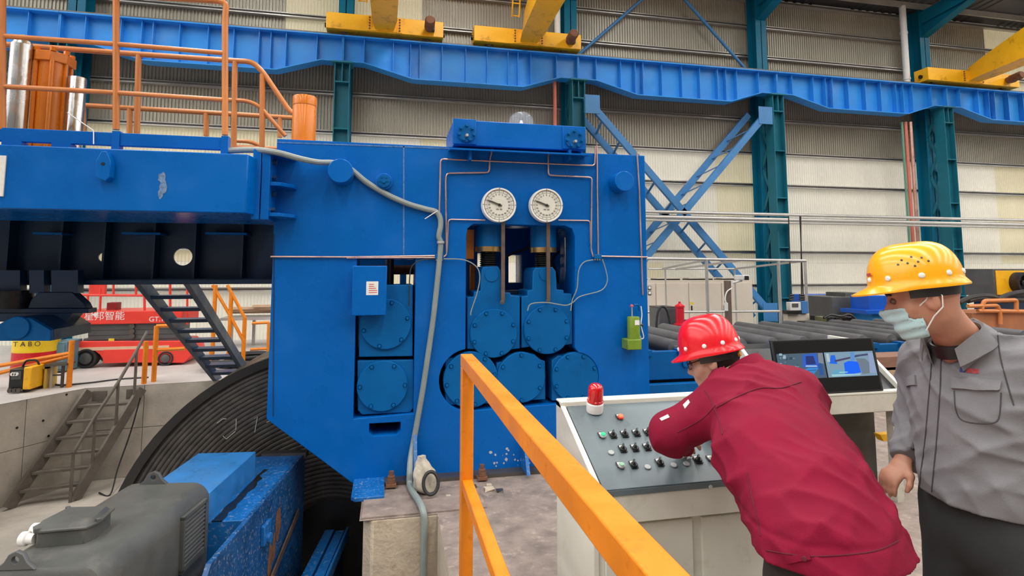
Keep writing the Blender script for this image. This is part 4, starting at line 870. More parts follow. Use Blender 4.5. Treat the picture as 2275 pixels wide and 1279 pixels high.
for p in (TL+Vector((.12, .03, -.08)), TR+Vector((-.12, .03, -.08))): MB().box(p.x-.09, p.x+.09, p.y-.01, p.y+.02, p.z-.07, p.z+.07).build('fixing_plate', M_STAIR, st)
tag(MB().tube(spline([PZ(316, 872, 0)+Vector((0, -.05, -.05)), PY(290, 960, 9.2), PY(262, 1040, 9.1), PZ(245, 1098, PIT_Z+.02), PZ(220, 1094, PIT_Z+.02)]), .01, 6).build('loose_cable', M_RUBBER), 'thin dark cable hanging beside the pit stair', 'cable')
# ---- navy stair
ns = thing('access_stair', 'navy blue open-tread stair rising under the gantry', 'stair', (-2.4, 9.6, 0))
xs0, xs1 = PZ(472, 848, 0).x, PZ(550, 842, 0).x
for x in (xs0, xs1): MB().hexa([(x-.02, 9.62, 0), (x+.04, 9.62, 0), (x+.04, 9.90, 0), (x-.02, 9.90, 0)], [(x-.02, 6.66, 1.55), (x+.04, 6.66, 1.55), (x+.04, 6.94, 1.55), (x-.02, 6.94, 1.55)]).build('stringer', M_NAVY, ns)
for k in range(1, 10):
    t_ = k/10.; y = 9.74-2.95*t_; z = 1.55*t_; MB().box(xs0+.04, xs1-.02, y-.13, y+.13, z-.02, z+.02).build('tread', M_NAVY, ns)
# ---- orange rails on the far floor
def frail(label, posts, rails, Y, r=.028, m=M_ORGB):
    p0 = PY(*posts[0][0], Y); t = thing('floor_railing', label, 'railing', (p0.x, Y, 0), 'orange rails round the pit')
    for a, b in posts: pa = PY(*a, Y); MB().cyl((pa.x, Y, pa.z), (pa.x, Y, 0 if b is None else PY(*b, Y).z), r, n=10).build('post', m, t)
    for nm, pp_ in rails: MB().tube(fillet([PY(u, v, Y) for u, v in pp_], .05), r*.8, 8).build(nm, m, t)
    return t
frail('orange stair railing slanting down right of the navy stair', [((479, 633), None), ((514, 650), None), ((544, 706), None)], [('top_rail', [(505, 633), (544, 706)]), ('mid_rail', [(472, 633), (514, 706), (544, 763)])], 11.0, .035)
frail('orange guard rail post right of the pit stair with level bar', [((348, 724), None)], [('top_rail', [(348, 724), (400, 722)]), ('mid_rail', [(350, 777), (410, 774)])], 9.75, .035)
frail('single orange post standing at the head of the pit stair', [((325, 758), None)], [], 9.6, .035)
frail('orange guard rail left of the pit stair beside the welder', [((160, 756), None)], [('top_rail', [(158, 784), (0, 812), (-80, 826)]), ('mid_rail', [(158, 790), (0, 828), (-80, 845)])], 9.55, .035)
frail('orange rail low behind the machine\'s left edge', [((598, 716), None)], [('top_rail', [(598, 716), (560, 718)]), ('mid_rail', [(598, 774), (556, 776)])], 10.6, .03)
frail('orange short post under the navy stair', [((469, 775), None)], [], 10.4, .03)
# ---- scissor lift
YS = 11.3
def s2(u, v, Y=YS): p = PY(u, v, Y); return p.x, p.z
sl = thing('scissor_lift', 'red scissor lift platform with grey folded arms', 'lift', (s2(300, 780)[0], YS+.4, 0))
def pbox(nm, u0, v0, u1, v1, y0, y1, m, par, bevel=.0):
    a = PY(u0, v0, y0); b = PY(u1, v1, y0); return MB().box(a.x, b.x, y0, y1, b.z, a.z).build(nm, m, par, bevel=bevel)
ch = MB().prism(pp([(172, 758), (404, 757), (420, 775), (424, 790), (408, 806), (232, 805), (222, 788), (210, 779), (188, 778), (172, 782)], YS), 'y', YS, YS+.85).build('chassis', M_RED, sl, bevel=.01)
pbox('access_panel', 230, 777, 325, 804, YS-.012, YS, M_RED, ch, .004); pbox('trim_line', 172, 772, 375, 774, YS-.008, YS, mat('lift_cream_stripe', (.7, .45, .3), .5, var=.05), ch)
pbox('deck', 174, 692, 404, 717, YS-.02, YS+.9, M_RED, sl, .012)
for k, (v0, v1) in enumerate(((719, 730), (731, 741), (742, 751), (752, 757))): 
    arm = pbox('scissor_arm', 196 if k < 3 else 185, v0, 392, v1, YS+.04+.01*k, YS+.75, M_DGREY, sl, .004)
    if k < 3: c_ = s2(292, (v0+v1)/2); MB().cyl((c_[0], YS+.01, c_[1]), (c_[0], YS+.1, c_[1]), .045, n=14).build('pivot', M_STEEL, arm)
pbox('warning_sticker', 241, 752, 253, 757, YS+.03, YS+.06, mat('sticker_yellow', (.75, .6, .05), .5, var=0), sl)
for u in (191, 368):
    for yy in (YS-.02, YS+.72):
        c_ = s2(u, 796); R_w = c_[1]
        w_ = MB().lathe([(.0, 0), (R_w*.6, 0), (R_w*.62, .03), (R_w*.75, .03), (R_w*.8, 0), (R_w*.97, 0), (R_w, .03), (R_w, .15), (0, .15)], (c_[0], yy, R_w), (0, 1, 0), 28).build('wheel', M_RUBBER, sl)
        MB().lathe([(0, -.015), (.05, -.01), (R_w*.55, 0)], (c_[0], yy, R_w), (0, 1, 0), 16).build('hub', M_DGREY, w_)
for (pts_, r) in (([(179, 666), (179, 655), (186, 655), (322, 656)], .022), ([(195, 656), (197, 692)], .018), ([(321, 600), (321, 692)], .022), ([(224, 640), (222, 692)], .02), ([(252, 630), (252, 657)], .02), ([(302, 630), (302, 657)], .02), ([(378, 600), (378, 692)], .022), ([(416, 600), (416, 720)], .02)):
    MB().tube(fillet([PY(u, v, YS+.03) for u, v in pts_], .04), r, 8).build('guard_rail', M_RED, sl)
pbox('control_panel', 198, 630, 232, 657, YS+.02, YS+.1, M_RED, sl, .006); pbox('control_box', 237, 672, 258, 692, YS+.3, YS+.5, mat('dark_red_paint', (.25, .02, .02), .5, var=.1), sl, .01)
c_ = PY(232, 703, YS-.022); finish(text_mesh('星邦智能', .16, face_mat(c_, (1, 0, 0), (0, 0, 1)), ext=.001), 'lettering', M_WHITE, sl, smooth=0)
lm = MB(); c_ = PY(208, 699, YS-.022); lm.prism([(c_.x-.05, c_.z-.02), (c_.x+.03, c_.z+.045), (c_.x+.06, c_.z+.02), (c_.x+.03, c_.z-.045), (c_.x, c_.z-.01)], 'y', YS-.023, YS-.0215); lm.build('logo', M_WHITE, sl, smooth=0)
c_ = PY(352, 709, YS-.022); finish(text_mesh('GT.12', .12, face_mat(c_, (1, 0, 0), (0, 0, 1)), ext=.001), 'lettering', M_WHITE, sl, smooth=0)
# ---- drums, cabinet, welder, stool
YD = 10.6; a = PY(2, 790, YD); b = PY(104, 790, YD); Rd = (b.x-a.x)/2; cxd = (a.x+b.x)/2; zt = PY(50, 756, YD-.2).z
dr = thing('oil_drum', 'red oil drum with yellow top band under the yoke', 'drum', (cxd, YD+Rd, 0))
MB().lathe([(0, 0), (Rd, 0), (Rd, .03), (Rd*.985, .05), (Rd*.985, zt*.36), (Rd, zt*.38), (Rd*.985, zt*.40), (Rd*.985, zt*.62)], (cxd, YD+Rd, 0), (0, 0, 1), 40).build('drum_body', mat('drum_red', (.55, .01, .015), .35, var=.1), dr)
MB().lathe([(Rd*.985, zt*.62), (Rd, zt*.66), (Rd*.985, zt*.7), (Rd*.985, zt-.03), (Rd, zt), (Rd*.95, zt), (Rd*.94, zt-.02), (0, zt-.02)], (cxd, YD+Rd, 0), (0, 0, 1), 40).build('drum_top', mat('drum_yellow', (.80, .55, .02), .35, var=.1), dr)
finish(text_mesh('T A B O', .11, face_mat((cxd+.03, YD-.004, zt*.86), (1, 0, 0), (0, 0, 1)), ext=.001), 'lettering', M_INK, dr, smooth=0)
cbn = thing('floor_cabinet', 'small teal cabinet beside the red drum', 'cabinet', (PY(128, 790, 10.9).x, 11.1, 0))
a = PY(112, 760, 10.9); b = PY(145, 810, 10.9); MB().box(a.x, b.x, 10.9, 11.4, .02, a.z).build('body', mat('cabinet_teal', (.12, .24, .30), .5, var=.1), cbn, bevel=.01); MB().box(a.x+.02, b.x-.02, 10.88, 10.9, .06, a.z-.04).build('door', MATS['cabinet_teal'], cbn); MB().box(b.x-.06, b.x-.045, 10.865, 10.88, a.z*.45, a.z*.6).build('handle', M_GALV, cbn)
w0 = PZ(20, 868, 0); w1 = PZ(52, 868, 0); yw = 9.25
wd = thing('welding_machine', 'yellow and black wheeled welding machine on the pit edge', 'welder', (PY(50, 865, yw).x, yw+.2, 0))
a = PY(21, 820, yw); b = PY(50, 866, yw); c2 = PY(72, 815, yw)
MB().box(a.x, b.x, yw, yw+.42, .05, a.z).build('front_panel', M_BLACK, wd, bevel=.012)
MB().box(b.x, c2.x, yw-.01, yw+.43, .045, a.z+.02).build('side_panel', M_YEL, wd, bevel=.012)
for k in range(3): p = PY(27+5*k, 831, yw-.01); MB().lathe([(0, -.02), (.022, -.02), (.025, 0)], (p.x, yw, p.z), (0, 1, 0), 12).build('dial', M_LABEL, wd)
p = PY(36, 825, yw); MB().box(a.x+.03, b.x-.03, yw-.006, yw, a.z-.14, a.z-.03).build('display', M_DGREY, wd)
for u in (22, 31, 40): p = PY(u, 866, yw-.04); MB().lathe([(0, 0), (.03, 0), (.03, .035), (0, .035)], (p.x, yw-.05, .045), (0, 1, 0), 12).build('socket', M_STEEL, wd)
MB().tube(fillet([(a.x+.05, yw+.2, a.z), (a.x+.08, yw+.2, a.z+.09), (b.x+.05, yw+.2, a.z+.09), (b.x+.08, yw+.2, a.z)], .05), .014, 8).build('handle', M_BLACK, wd)
for u in (30, 62):
    p = PY(u, 868, yw+.1); MB().cyl((p.x, yw+.05, .045), (p.x, yw+.09, .045), .045, n=14).build('wheel', M_RUBBER, wd)
yc = 9.5; sto = thing('step_stool', 'pale yellow sheet-metal stool next to the welding machine', 'stool', (PY(90, 865, yc).x, yc, 0))
M_STO = mat('stool_yellow', (.62, .44, .10), .5, var=.12)
p1, p2, p3, p4 = PY(77, 815, yc), PY(103, 813, yc), PY(66, 870, yc), PY(101, 862, yc)
MB().hexa([(p3.x, yc, 0), (p3.x+.05, yc, 0), (p3.x+.05, yc+.28, 0), (p3.x, yc+.28, 0)], [(p1.x, yc, p1.z), (p1.x+.05, yc, p1.z), (p1.x+.05, yc+.28, p1.z), (p1.x, yc+.28, p1.z)]).build('leg', M_STO, sto)
MB().box(p1.x, p2.x, yc+.25, yc+.28, .06, p1.z).build('back_sheet', M_STO, sto); MB().box(p3.x+.03, p4.x, yc, yc+.28, .28, .31).build('shelf', M_STO, sto)
MB().box(p4.x-.03, p4.x, yc, yc+.28, 0, p2.z).build('leg', M_STO, sto)
yt = 9.5; rk = thing('steel_trestle', 'low grey steel trestle beside the yellow stool', 'trestle', (PY(125, 850, yt).x, yt, 0))
a = PY(100, 812, yt); b = PY(150, 804, yt); MB().bar((a.x, yt+.1, a.z), (b.x, yt+.1, a.z+.01), .25, .03).build('top', M_STEEL, rk)
for u in (108, 133): p = PY(u, 850, yt); MB().cyl((p.x, yt+.06, 0), (p.x, yt+.06, a.z), .022, n=8).build('leg', mat('trestle_cream', (.5, .45, .33), .5, var=.1) if u == 108 else M_STEEL, rk)
p = PY(108, 835, yt); p2_ = PY(133, 835, yt); MB().bar((p.x, yt+.06, p.z), (p2_.x, yt+.06, p.z), .02, .02).build('brace', M_STEEL, rk)
tag(MB().tube(spline([PZ(105, 845, .01), PZ(130, 855, .01), PZ(200, 850, .01), PZ(265, 842, .01), PZ(330, 838, .01)]), .014, 6).build('floor_cable', M_RUBBER), 'black cable trailing over the floor behind the pit edge', 'cable')
# ---- planks and cable heap at the wall behind
for k in range(7):
    Yp_ = 13.6; a = PY(505+6*(k % 3), 694-5*(k//2), Yp_); L = random.uniform(1.6, 2.1) if k < 6 else 1.4
    a.x += .55 if k > 4 else 0
    tag(MB().box(a.x, a.x+L, Yp_-.05*k+.1, Yp_-.05*k+.25, a.z-.03, a.z+.02).build('plank', M_WOOD), 'pale wooden plank on the wall rack, '+['lowest in front', 'lowest behind', 'second layer left', 'second layer middle', 'third layer left', 'third layer right', 'topmost'][k], 'plank', 'planks on the rack')
rkz = PY(540, 702, 13.6).z
pr_ = thing('plank_rack', 'grey rack arm holding planks against the corrugated wall', 'rack', (PY(520, 700, 13.6).x, 13.7, 0))
MB().box(PY(500, 702, 13.6).x, PY(640, 702, 13.6).x, 13.2, 14.0, rkz-.06, rkz-.005).build('shelf', M_GALV, pr_)
for u in (510, 560): x = PY(u, 702, 13.7).x; MB().box(x-.03, x+.03, 13.9, 13.96, 0, rkz-.06).build('post', M_GALV, pr_)
random.seed(11)
for k in range(5):
    c = PZ(565+12*(k % 3)-8*(k//3), 806-3*k, .04+.035*k); pts = []
    for j in range(26): a_ = j/25*2*math.pi*1.7; rr = .28+.12*random.random()+.05*k; pts.append(c+Vector((1.5*rr*math.cos(a_), rr*math.sin(a_), .012*math.sin(a_*2.3+k))))
    tag(MB().tube(spline(pts, 3), .03, 6).build('cable_coil', M_RUBBER), 'black cable loop in the heap behind navy stair, '+['bottom', 'second from bottom', 'middle', 'second from top', 'top'][k], 'cable', 'heap of black cable')
# formwork tie holes in the pit wall
pb_ = bpy.data.objects['wall_pit_left']
for u, v in ((96, 934), (38, 950), (148, 876), (108, 968)):
    d_ = ray(u, v); nw = Vector((dd.y, -dd.x, 0)); t_ = (Vector((pitA.x, pitA.y, CAM_H))-_O).dot(nw)/d_.dot(nw); w_ = _O+d_*t_
    MB().lathe([(0, .004), (.014, .004), (.017, -.01)], w_, nw if nw.dot(_O-w_) > 0 else -nw, 12).build('tie_hole', M_BLACK, pb_)
# ================================================================ RIGHT BACKGROUND
# ---- plinth at the pit edge under the machine
plx0 = PZ(805, 1112, 0).x
st_ = MB(); n = 12
top = [(plx0, 5.34), (plx0+.02, ye+.06), (plx0+.08, ye), (xe-.002, ye), (1.39, ye), (1.39, 5.34)]
tag(MB().prism(top, 'z', -2.65, -.002).build('machine_plinth', M_PLINTH, bevel=.012), 'tan rough concrete plinth at the machine\'s foot with grey hose', 'plinth')
B('grout_edge', M_FLOOR, None, plx0+.01, xe+.35, ye+.02, YM-.3, .0, .012); g_ = bpy.data.objects['grout_edge']; g_.name = 'mortar_bed'; tag(g_, 'rough grey mortar bed between plinth and machine sole plate', 'mortar')
# ---- roller table
rt = thing('roller_table', 'blue outfeed roller table with long grey rollers behind the console', 'conveyor', (5, 7, 0))
yn, yf = 6.5, 8.9; zr_ = .74
for y in (yn, yf): B('side_frame', M_BLUE2, rt, 2.42, 9.6, y, y+.09, .36, .70, bevel=.006)
for k in range(15):
    x = 2.62+.47*k
    rl = MB().lathe([(.0, 0), (.035, 0), (.035, .06), (.095, .07), (.10, .09), (.10, yf-yn-.19), (.095, yf-yn-.17), (.035, yf-yn-.16), (.035, yf-yn-.1), (0, yf-yn-.1)], (x, yn+.1, zr_-.03), (0, 1, 0), 22).build('roller', M_ROLL, rt)
    MB().box(x-.06, x+.06, yn-.03, yn+.11, zr_-.09, zr_-.02).build('bearing', M_BLUE2, rl)
for x in (2.55, 5.0, 7.3, 9.4):
    for y in (yn, yf): B('leg', M_BLUE2, rt, x, x+.14, y, y+.09, 0, .36)
for x in np.arange(2.7, 9.5, .9): MB().cyl((x, yn-.03, .55), (x, yn, .55), .045, n=16).build('frame_boss', M_BLUE2, rt)
B('cross_tray', M_NAVY, rt, 2.5, 9.5, yn+.1, yf, .30, .34); B('lower_beam', M_BLUE2, rt, 2.42, 4.6, yn-.12, yn-.02, .12, .33, bevel=.005)
for k, (u0, u1, v, m, lab) in enumerate(((1450, 1545, 846, M_WOOD, 'pale timber lying on the floor under the roller table'), (1450, 1545, 856, M_WOOD2, 'reddish timber lying in front of the pale one'), (1450, 1545, 864, M_WOOD, 'pale timber nearest the console under roller table'))):
    a = PZ(u0, v, .08); b = PZ(u1, v, .08); tag(MB().box(a.x-.3, b.x+.4, a.y-.06, a.y+.06, .0, .09).build('timber', m, bevel=.004), lab, 'timber', 'timbers on the floor')
for k, (v, m, lab) in enumerate(((812, M_WOOD2, 'dark red-brown wooden block stacked top by the grey worker'), (835, M_WOOD, 'pale wooden block second in the stack by grey worker'), (862, M_WOOD, 'pale wooden block lowest in the stack by grey worker'))):
    a = PY(1935, v, 6.0); b = PY(2030, v, 6.0); tag(MB().box(a.x, b.x+.5, 6.0, 6.35, a.z-(.07 if k < 2 else a.z), a.z+.10).build('wood_block', m, bevel=.006), lab, 'block', 'wood blocks')
# ---- beige cabinets
YC = 12.2; cz1 = PY(1500, 622, YC).z; cxs = [PY(u, 680, YC).x for u in (1385, 1458, 1531, 1604, 1674)]
for k in range(4):
    x0, x1 = cxs[k], cxs[k+1]
    t = thing('electric_cabinet', ['beige electric cabinet with meters beside the blue machine', 'beige electric cabinet second from the blue machine', 'beige electric cabinet with yellow sticker at the handle', 'rightmost beige electric cabinet beside the teal column'][k], 'cabinet', ((x0+x1)/2, YC+.3, 0), 'beige electric cabinets')
    B('body', M_CAB, t, x0, x1, YC+.02, YC+.62, .1, cz1); B('plinth', M_DGREY, t, x0, x1, YC+.05, YC+.6, 0, .1)
    d = B('door', M_CAB, t, x0+.012, x1-.012, YC, YC+.02, .12, cz1-.07, bevel=.004)
    B('handle', M_BLACK, d, x0+.05, x0+.075, YC-.02, YC, cz1*.5, cz1*.5+.13)
    B('roof_plate', M_CAB, t, x0+.06, x1-.1, YC+.05, YC+.58, cz1+.03, cz1+.055); B('roof_spacer', M_BLACK, t, x0+.12, x1-.16, YC+.1, YC+.5, cz1, cz1+.03)
    if k == 0:
        for zz in (cz1-.22, cz1-.34): a = PY(1441, 600, YC); B('meter', M_BLACK, d, a.x-.03, a.x+.05, YC-.012, YC, zz, zz+.09); B('meter_face', M_LABEL, d, a.x-.02, a.x+.04, YC-.015, YC-.012, zz+.02, zz+.08)
    if k == 2: B('sticker', MATS['sticker_yellow'], d, x0+.03, x0+.12, YC-.003, YC, cz1*.5+.16, cz1*.5+.21)
# ---- light grey tube frame
YF = 10.2
tf = thing('tube_frame', 'light grey open tube frame standing behind the roller table', 'frame', (PY(1570, 700, YF).x, YF, 0))
def ft(nm, pts_, r=.03, Y=YF): MB().tube([PY(u, v, Y) for u, v in pts_], r, 8).build(nm, M_GALV, tf)
def ftp(u, v0, Y=YF): p = PY(u, v0, Y); MB().cyl((p.x, Y, 0), (p.x, Y, p.z), .032, n=8).build('post', M_GALV, tf)
ft('top_tube', [(1436, 574), (1790, 579)]); ftp(1569, 577); ftp(1729, 578); ft('mid_tube', [(1436, 693), (1735, 691)], .025)
ftp(1788, 578, YF+.9)
MB().tube([PY(1472, 597, YF+1.6), PY(1570, 577, YF)], .022, 8).build('roof_tube', M_GALV, tf); MB().tube([PY(1500, 598, YF+1.6), PY(1645, 578, YF)], .022, 8).build('roof_tube', M_GALV, tf); MB().tube([PY(1632, 597, YF+1.6), PY(1790, 579, YF)], .022, 8).build('roof_tube', M_GALV, tf)
MB().tube([PY(1440, 597, YF+1.6), PY(1635, 597, YF+1.6)], .02, 8).build('back_tube', M_GALV, tf)
for u in (1478, 1632): p = PY(u, 597, YF+1.6); MB().cyl((p.x, YF+1.6, 0), (p.x, YF+1.6, p.z), .02, n=8).build('post', M_GALV, tf)
# ---- camera post
p = PY(1618, 690, 9.2); zt = PY(1618, 623, 9.2).z
cp = thing('camera_post', 'rusty brown post carrying a white surveillance camera', 'post', (p.x, 9.2, 0))
M_POST = mat('brown_post', (.16, .115, .085), .7, .1, var=.3, vscale=10)
B('post', M_POST, cp, p.x-.045, p.x+.045, 9.155, 9.245, 0, zt, bevel=.006)
a = PY(1626, 628, 9.2); b = PY(1648, 623, 9.2)
ar = MB().tube([a, b], .02, 8).build('arm', M_WHITE, cp); B('arm_plate', M_WHITE, cp, p.x+.045, p.x+.075, 9.15, 9.25, zt-.09, zt+.01)
B('camera_body', M_WHITE, cp, b.x-.06, b.x+.06, 9.05, 9.35, b.z+.01, b.z+.10, bevel=.015); B('camera_lens', M_BLACK, cp, b.x-.05, b.x+.035, 9.03, 9.05, b.z+.015, b.z+.09, bevel=.01)
MB().tube(spline([PY(1626, 640, 9.14), PY(1615, 648, 9.13), PY(1611, 665, 9.13), PY(1616, 680, 9.12), PY(1613, 690, 9.13)]), .012, 6).build('cable', M_WHITE, cp)
B('small_box', M_LABEL, cp, PY(1610, 680, 9.14).x, PY(1616, 680, 9.14).x, 9.12, 9.155, PY(1612, 690, 9.14).z, PY(1612, 672, 9.14).z)
# ---- red hydraulic pump unit
YP = 9.35; a = PY(1502, 700, YP); b = PY(1519, 700, YP); xc = (a.x+b.x)/2; R = (b.x-a.x)/2
pu = thing('red_accumulator', 'bright red upright accumulator with black hose behind red helmet', 'accumulator', (xc, YP, 0))
z0 = PY(1510, 722, YP).z; z1 = PY(1510, 676, YP).z
M_RED2 = mat('accumulator_red', (.62, .012, .03), .32, var=.1)
MB().lathe([(R*1.5, -.01), (R*1.5, .025), (R, .03), (R, z1-z0-.06), (R*1.12, z1-z0-.055), (R*1.12, z1-z0-.02), (R*.7, z1-z0), (.02, z1-z0+.02), (.02, z1-z0+.05), (0, z1-z0+.05)], (xc, YP, z0), (0, 0, 1), 24).build('cylinder', M_RED2, pu)
B('base_block', M_GALV, pu, xc-.12, xc+.12, YP-.12, YP+.12, z0-.13, z0-.01); B('stand', M_BLUE2, pu, xc-.45, xc+.4, YP-.2, YP+.3, 0, z0-.13)
c_ = PY(1527, 716, YP-.05); MB().lathe([(0, -.02), (.05, -.02), (.05, .05), (0, .05)], c_, (0, 1, 0), 16).build('gauge', M_BLACK, pu)
tag(MB().tube(spline([PY(1458, 735, YP-.1), PY(1459, 712, YP-.1), PY(1462, 692, YP-.1), PY(1470, 681, YP-.1), PY(1480, 686, YP-.1), PY(1486, 705, YP-.1), PY(1490, 722, YP-.1), PY(1497, 730, YP-.1)]), .022, 8).build('arched_hose', M_RUBBER), 'black hose arching beside the red accumulator', 'hose')
a = PY(1464, 684, YP+.2); b = PY(1503, 735, YP+.2)
gb_ = thing('grey_tank', 'dark grey tank box left of the red accumulator', 'tank', (a.x, YP+.4, 0)); MB().box(a.x, b.x, YP+.2, YP+.6, 0, a.z).build('body', M_DGREY, gb_, bevel=.01); MB().box(a.x, b.x, YP+.2, YP+.6, a.z+.001, a.z+.02).build('lid', M_STEEL, gb_)
# ---- right hand machines behind the grey worker
def pb(nm, u0, v0, u1, v1, Y, dep, m, par, floor=False, bevel=.006):
    a = PY(u0, v0, Y); b = PY(u1, v1, Y); return MB().box(a.x, b.x, Y, Y+dep, 0 if floor else b.z, a.z).build(nm, m, par, bevel=bevel)
M_BLC = mat('bright_blue_cabinet', (.004, .10, .55), .4, var=.1)
def root(name, label, cat, u, Y, group=None): p = PY(u, 700, Y); return thing(name, label, cat, (p.x, Y, 0), group)
lk = root('blue_locker', 'bright blue sheet-metal locker behind the dark engine', 'locker', 1830, 12.1)
pb('body', 1796, 655, 1872, 735, 12.1, .6, M_BLC, lk, True)
for k in range(3): pb('door', 1811+20*k, 656, 1829+20*k, 735, 12.07, .03, M_BLC, lk, True, .004)
for u in (1814, 1834, 1854): pb('handle', u-1, 658, u+2, 665, 12.05, .02, M_LABEL, lk, False, 0)
dm_ = root('grey_generator', 'large dark grey machine housing with small window', 'machine', 1890, 10.9)
pb('body', 1848, 660, 1934, 712, 10.9, 1.0, M_DGREY, dm_); pb('top_hood', 1878, 650, 1918, 660, 11.1, .6, M_DGREY, dm_); pb('window', 1908, 678, 1926, 702, 10.87, .03, M_BLACK, dm_); pb('base', 1855, 712, 1938, 735, 11.0, .8, M_NAVY, dm_, True)
bs = root('blue_stand', 'bright blue slanted stand beside the grey housing', 'stand', 1950, 10.2)
pb('upper', 1930, 657, 1972, 690, 10.2, .5, M_BLC, bs); pb('shelf', 1924, 689, 1975, 697, 10.1, .7, M_BLC, bs); pb('lower', 1938, 697, 1972, 735, 10.25, .5, mat('cyan_blue_paint', (.01, .30, .75), .4, var=.1), bs, True)
MB().bar(PY(1940, 728, 10.2), PY(1972, 712, 10.2), .03, .04).build('strut', M_NAVY, bs)
en = root('dark_engine', 'black greasy engine with hoses in front of the blue locker', 'engine', 1850, 9.9)
pb('block', 1838, 704, 1896, 735, 9.9, .5, M_GREASE, en, True, .02); pb('gearbox', 1800, 716, 1838, 735, 9.95, .4, mat('engine_brown', (.06, .045, .04), .5, var=.3), en, True, .02)
for u, v, r in ((1864, 716, .1), (1848, 712, .07), (1884, 720, .08)): c_ = PY(u, v, 9.88); MB().lathe([(0, -.05), (r*.5, -.05), (r, 0), (r, .06)], c_, (0, 1, 0), 18).build('pulley', M_BLACK, en)
pb('filter', 1826, 704, 1842, 714, 9.92, .2, mat('khaki_part', (.18, .17, .08), .5, var=.1), en)
for u, v in ((1893, 716), (1880, 732), (1846, 725)): pb('tag_plate', u-2, v-2, u+3, v+3, 9.86, .02, M_LABEL, en, False, 0)
MB().tube(spline([PY(1830, 706, 9.85), PY(1845, 699, 9.85), PY(1868, 702, 9.85), PY(1886, 698, 9.85), PY(1900, 708, 9.85)]), .025, 7).build('hose', M_BLACK, en)
ib = root('instrument_box', 'small white instrument panel on a post with cables above', 'instrument', 1768, 10.4)
pb('panel', 1755, 671, 1780, 689, 10.4, .12, M_WHITE, ib); pb('screen', 1760, 674, 1774, 682, 10.39, .02, M_DGREY, ib, False, 0); pb('side_box', 1780, 669, 1796, 696, 10.4, .12, mat('instrument_blue', (.05, .2, .5), .45, var=.1), ib); pb('tray', 1748, 690, 1782, 697, 10.35, .25, M_BLACK, ib); pb('stand', 1750, 697, 1800, 735, 10.45, .15, M_CAB, ib, True)
for u, u2 in ((1757, 1752), (1781, 1779), (1785, 1777)): MB().tube([PY(u, 668, 10.45), PY(u2, 480, 10.45)], .012, 6).build('cable', M_RUBBER, ib)
for k in range(3):
    for u in (1758, 1781): p = PY(u, 655+5*k, 10.44); MB().cyl((p.x-.05, 10.44, p.z), (p.x+.05, 10.44, p.z), .02, n=8).build('insulator', M_BLACK, ib)
fc = root('fan_cabinet', 'orange-yellow cabinet with a large black fan at right edge', 'fan', 2250, 9.0)
pb('frame', 2206, 597, 2300, 657, 9.0, .6, M_DGREY, fc); pb('front_panel', 2214, 601, 2300, 654, 8.97, .03, M_YEL, fc)
c_ = PY(2268, 628, 8.9); fr = MB().lathe([(.16, -.1), (.21, -.1), (.21, .1), (.16, .1), (.16, -.1)], c_, (0, 1, 0), 28, False).build('fan_ring', M_BLACK, fc)
for k in range(6):
    a_ = k*math.pi/3; d = Vector((math.cos(a_), 0, math.sin(a_))); MB().bar(c_, c_+d*.17, .07, .012, (0, 1, .5)).build('blade', M_BLACK, fr)
MB().lathe([(0, -.08), (.05, -.06), (.05, .06)], c_, (0, 1, 0), 14).build('fan_hub', M_BLACK, fr); pb('stand', 2206, 657, 2320, 735, 9.2, .4, M_NAVY, fc, True)
for k, (pts_, lab) in enumerate((([(2150, 668), (2180, 662), (2210, 668), (2240, 655), (2280, 648), (2320, 650)], 'thick black hose lying over the orange frame'), ([(2130, 672), (2160, 660), (2200, 658), (2230, 668), (2260, 666), (2320, 670)], 'second black hose under the fan cabinet'))):
    tag(MB().tube(spline([PY(u, v, 8.6) for u, v in pts_]), .05, 8).build('thick_hose', M_RUBBER), lab, 'hose')
of = root('orange_frame', 'orange welded tube frame trolley behind the grey shoulder', 'trolley', 2230, 8.2)
for pts_ in ([(2180, 690), (2186, 668), (2258, 666), (2258, 690)], [(2150, 680), (2216, 678), (2222, 698), (2222, 720)], [(2172, 690), (2320, 692)]): MB().tube(fillet([PY(u, v, 8.2) for u, v in pts_], .05), .035, 8).build('tube', M_ORG, of)
pb('deck', 2160, 695, 2330, 735, 8.25, .8, mat('rust_orange', (.42, .16, .07), .6, var=.2), of, True)
# ================================================================ CONSOLE, SECOND DESK, HANDRAIL
cx0, cx1, cyb, cyf, czb, czf = .86, 1.86, 2.89, 2.30, 1.03, .79
con = thing('control_console', 'cream control console with grey sloping button panel', 'console', ((cx0+cx1)/2, 2.6, 0))
sd = [(cyf+.05, 0), (cyb, 0), (cyb, czb), (cyb-.05, czb), (cyf, czf), (cyf, czf-.145), (cyf+.05, czf-.165)]
MB().prism(sd, 'x', cx0, cx0+.025).build('side_panel', M_CREAM, con, bevel=.004); MB().prism(sd, 'x', cx1-.025, cx1).build('side_panel', M_CREAM, con, bevel=.004)
MB().prism([(cyf+.06, .02), (cyb-.005, .02), (cyb-.005, czb-.03), (cyf+.06, czf-.04)], 'x', cx0+.024, cx1-.024).build('carcass', M_CREAM, con)
sl = Vector((0, cyb-.05-cyf, czb-czf)); su = sl.normalized(); nn = Vector((0, -su.z, su.y)); P0 = Vector((0, cyf, czf))
def pan(x, t, h=0): return Vector((x, 0, 0))+P0+su*t+nn*h     # t metres up the slope
Ls = sl.length
def slab(x0, x1, t0, t1, h0, h1): return MB().hexa([pan(x0, t0, h0), pan(x1, t0, h0), pan(x1, t1, h0), pan(x0, t1, h0)], [pan(x0, t0, h1), pan(x1, t0, h1), pan(x1, t1, h1), pan(x0, t1, h1)])
slab(cx0+.03, cx1-.03, .0, Ls-.03, -.03, -.003).build('button_panel', M_PANEL, con, bevel=.003)
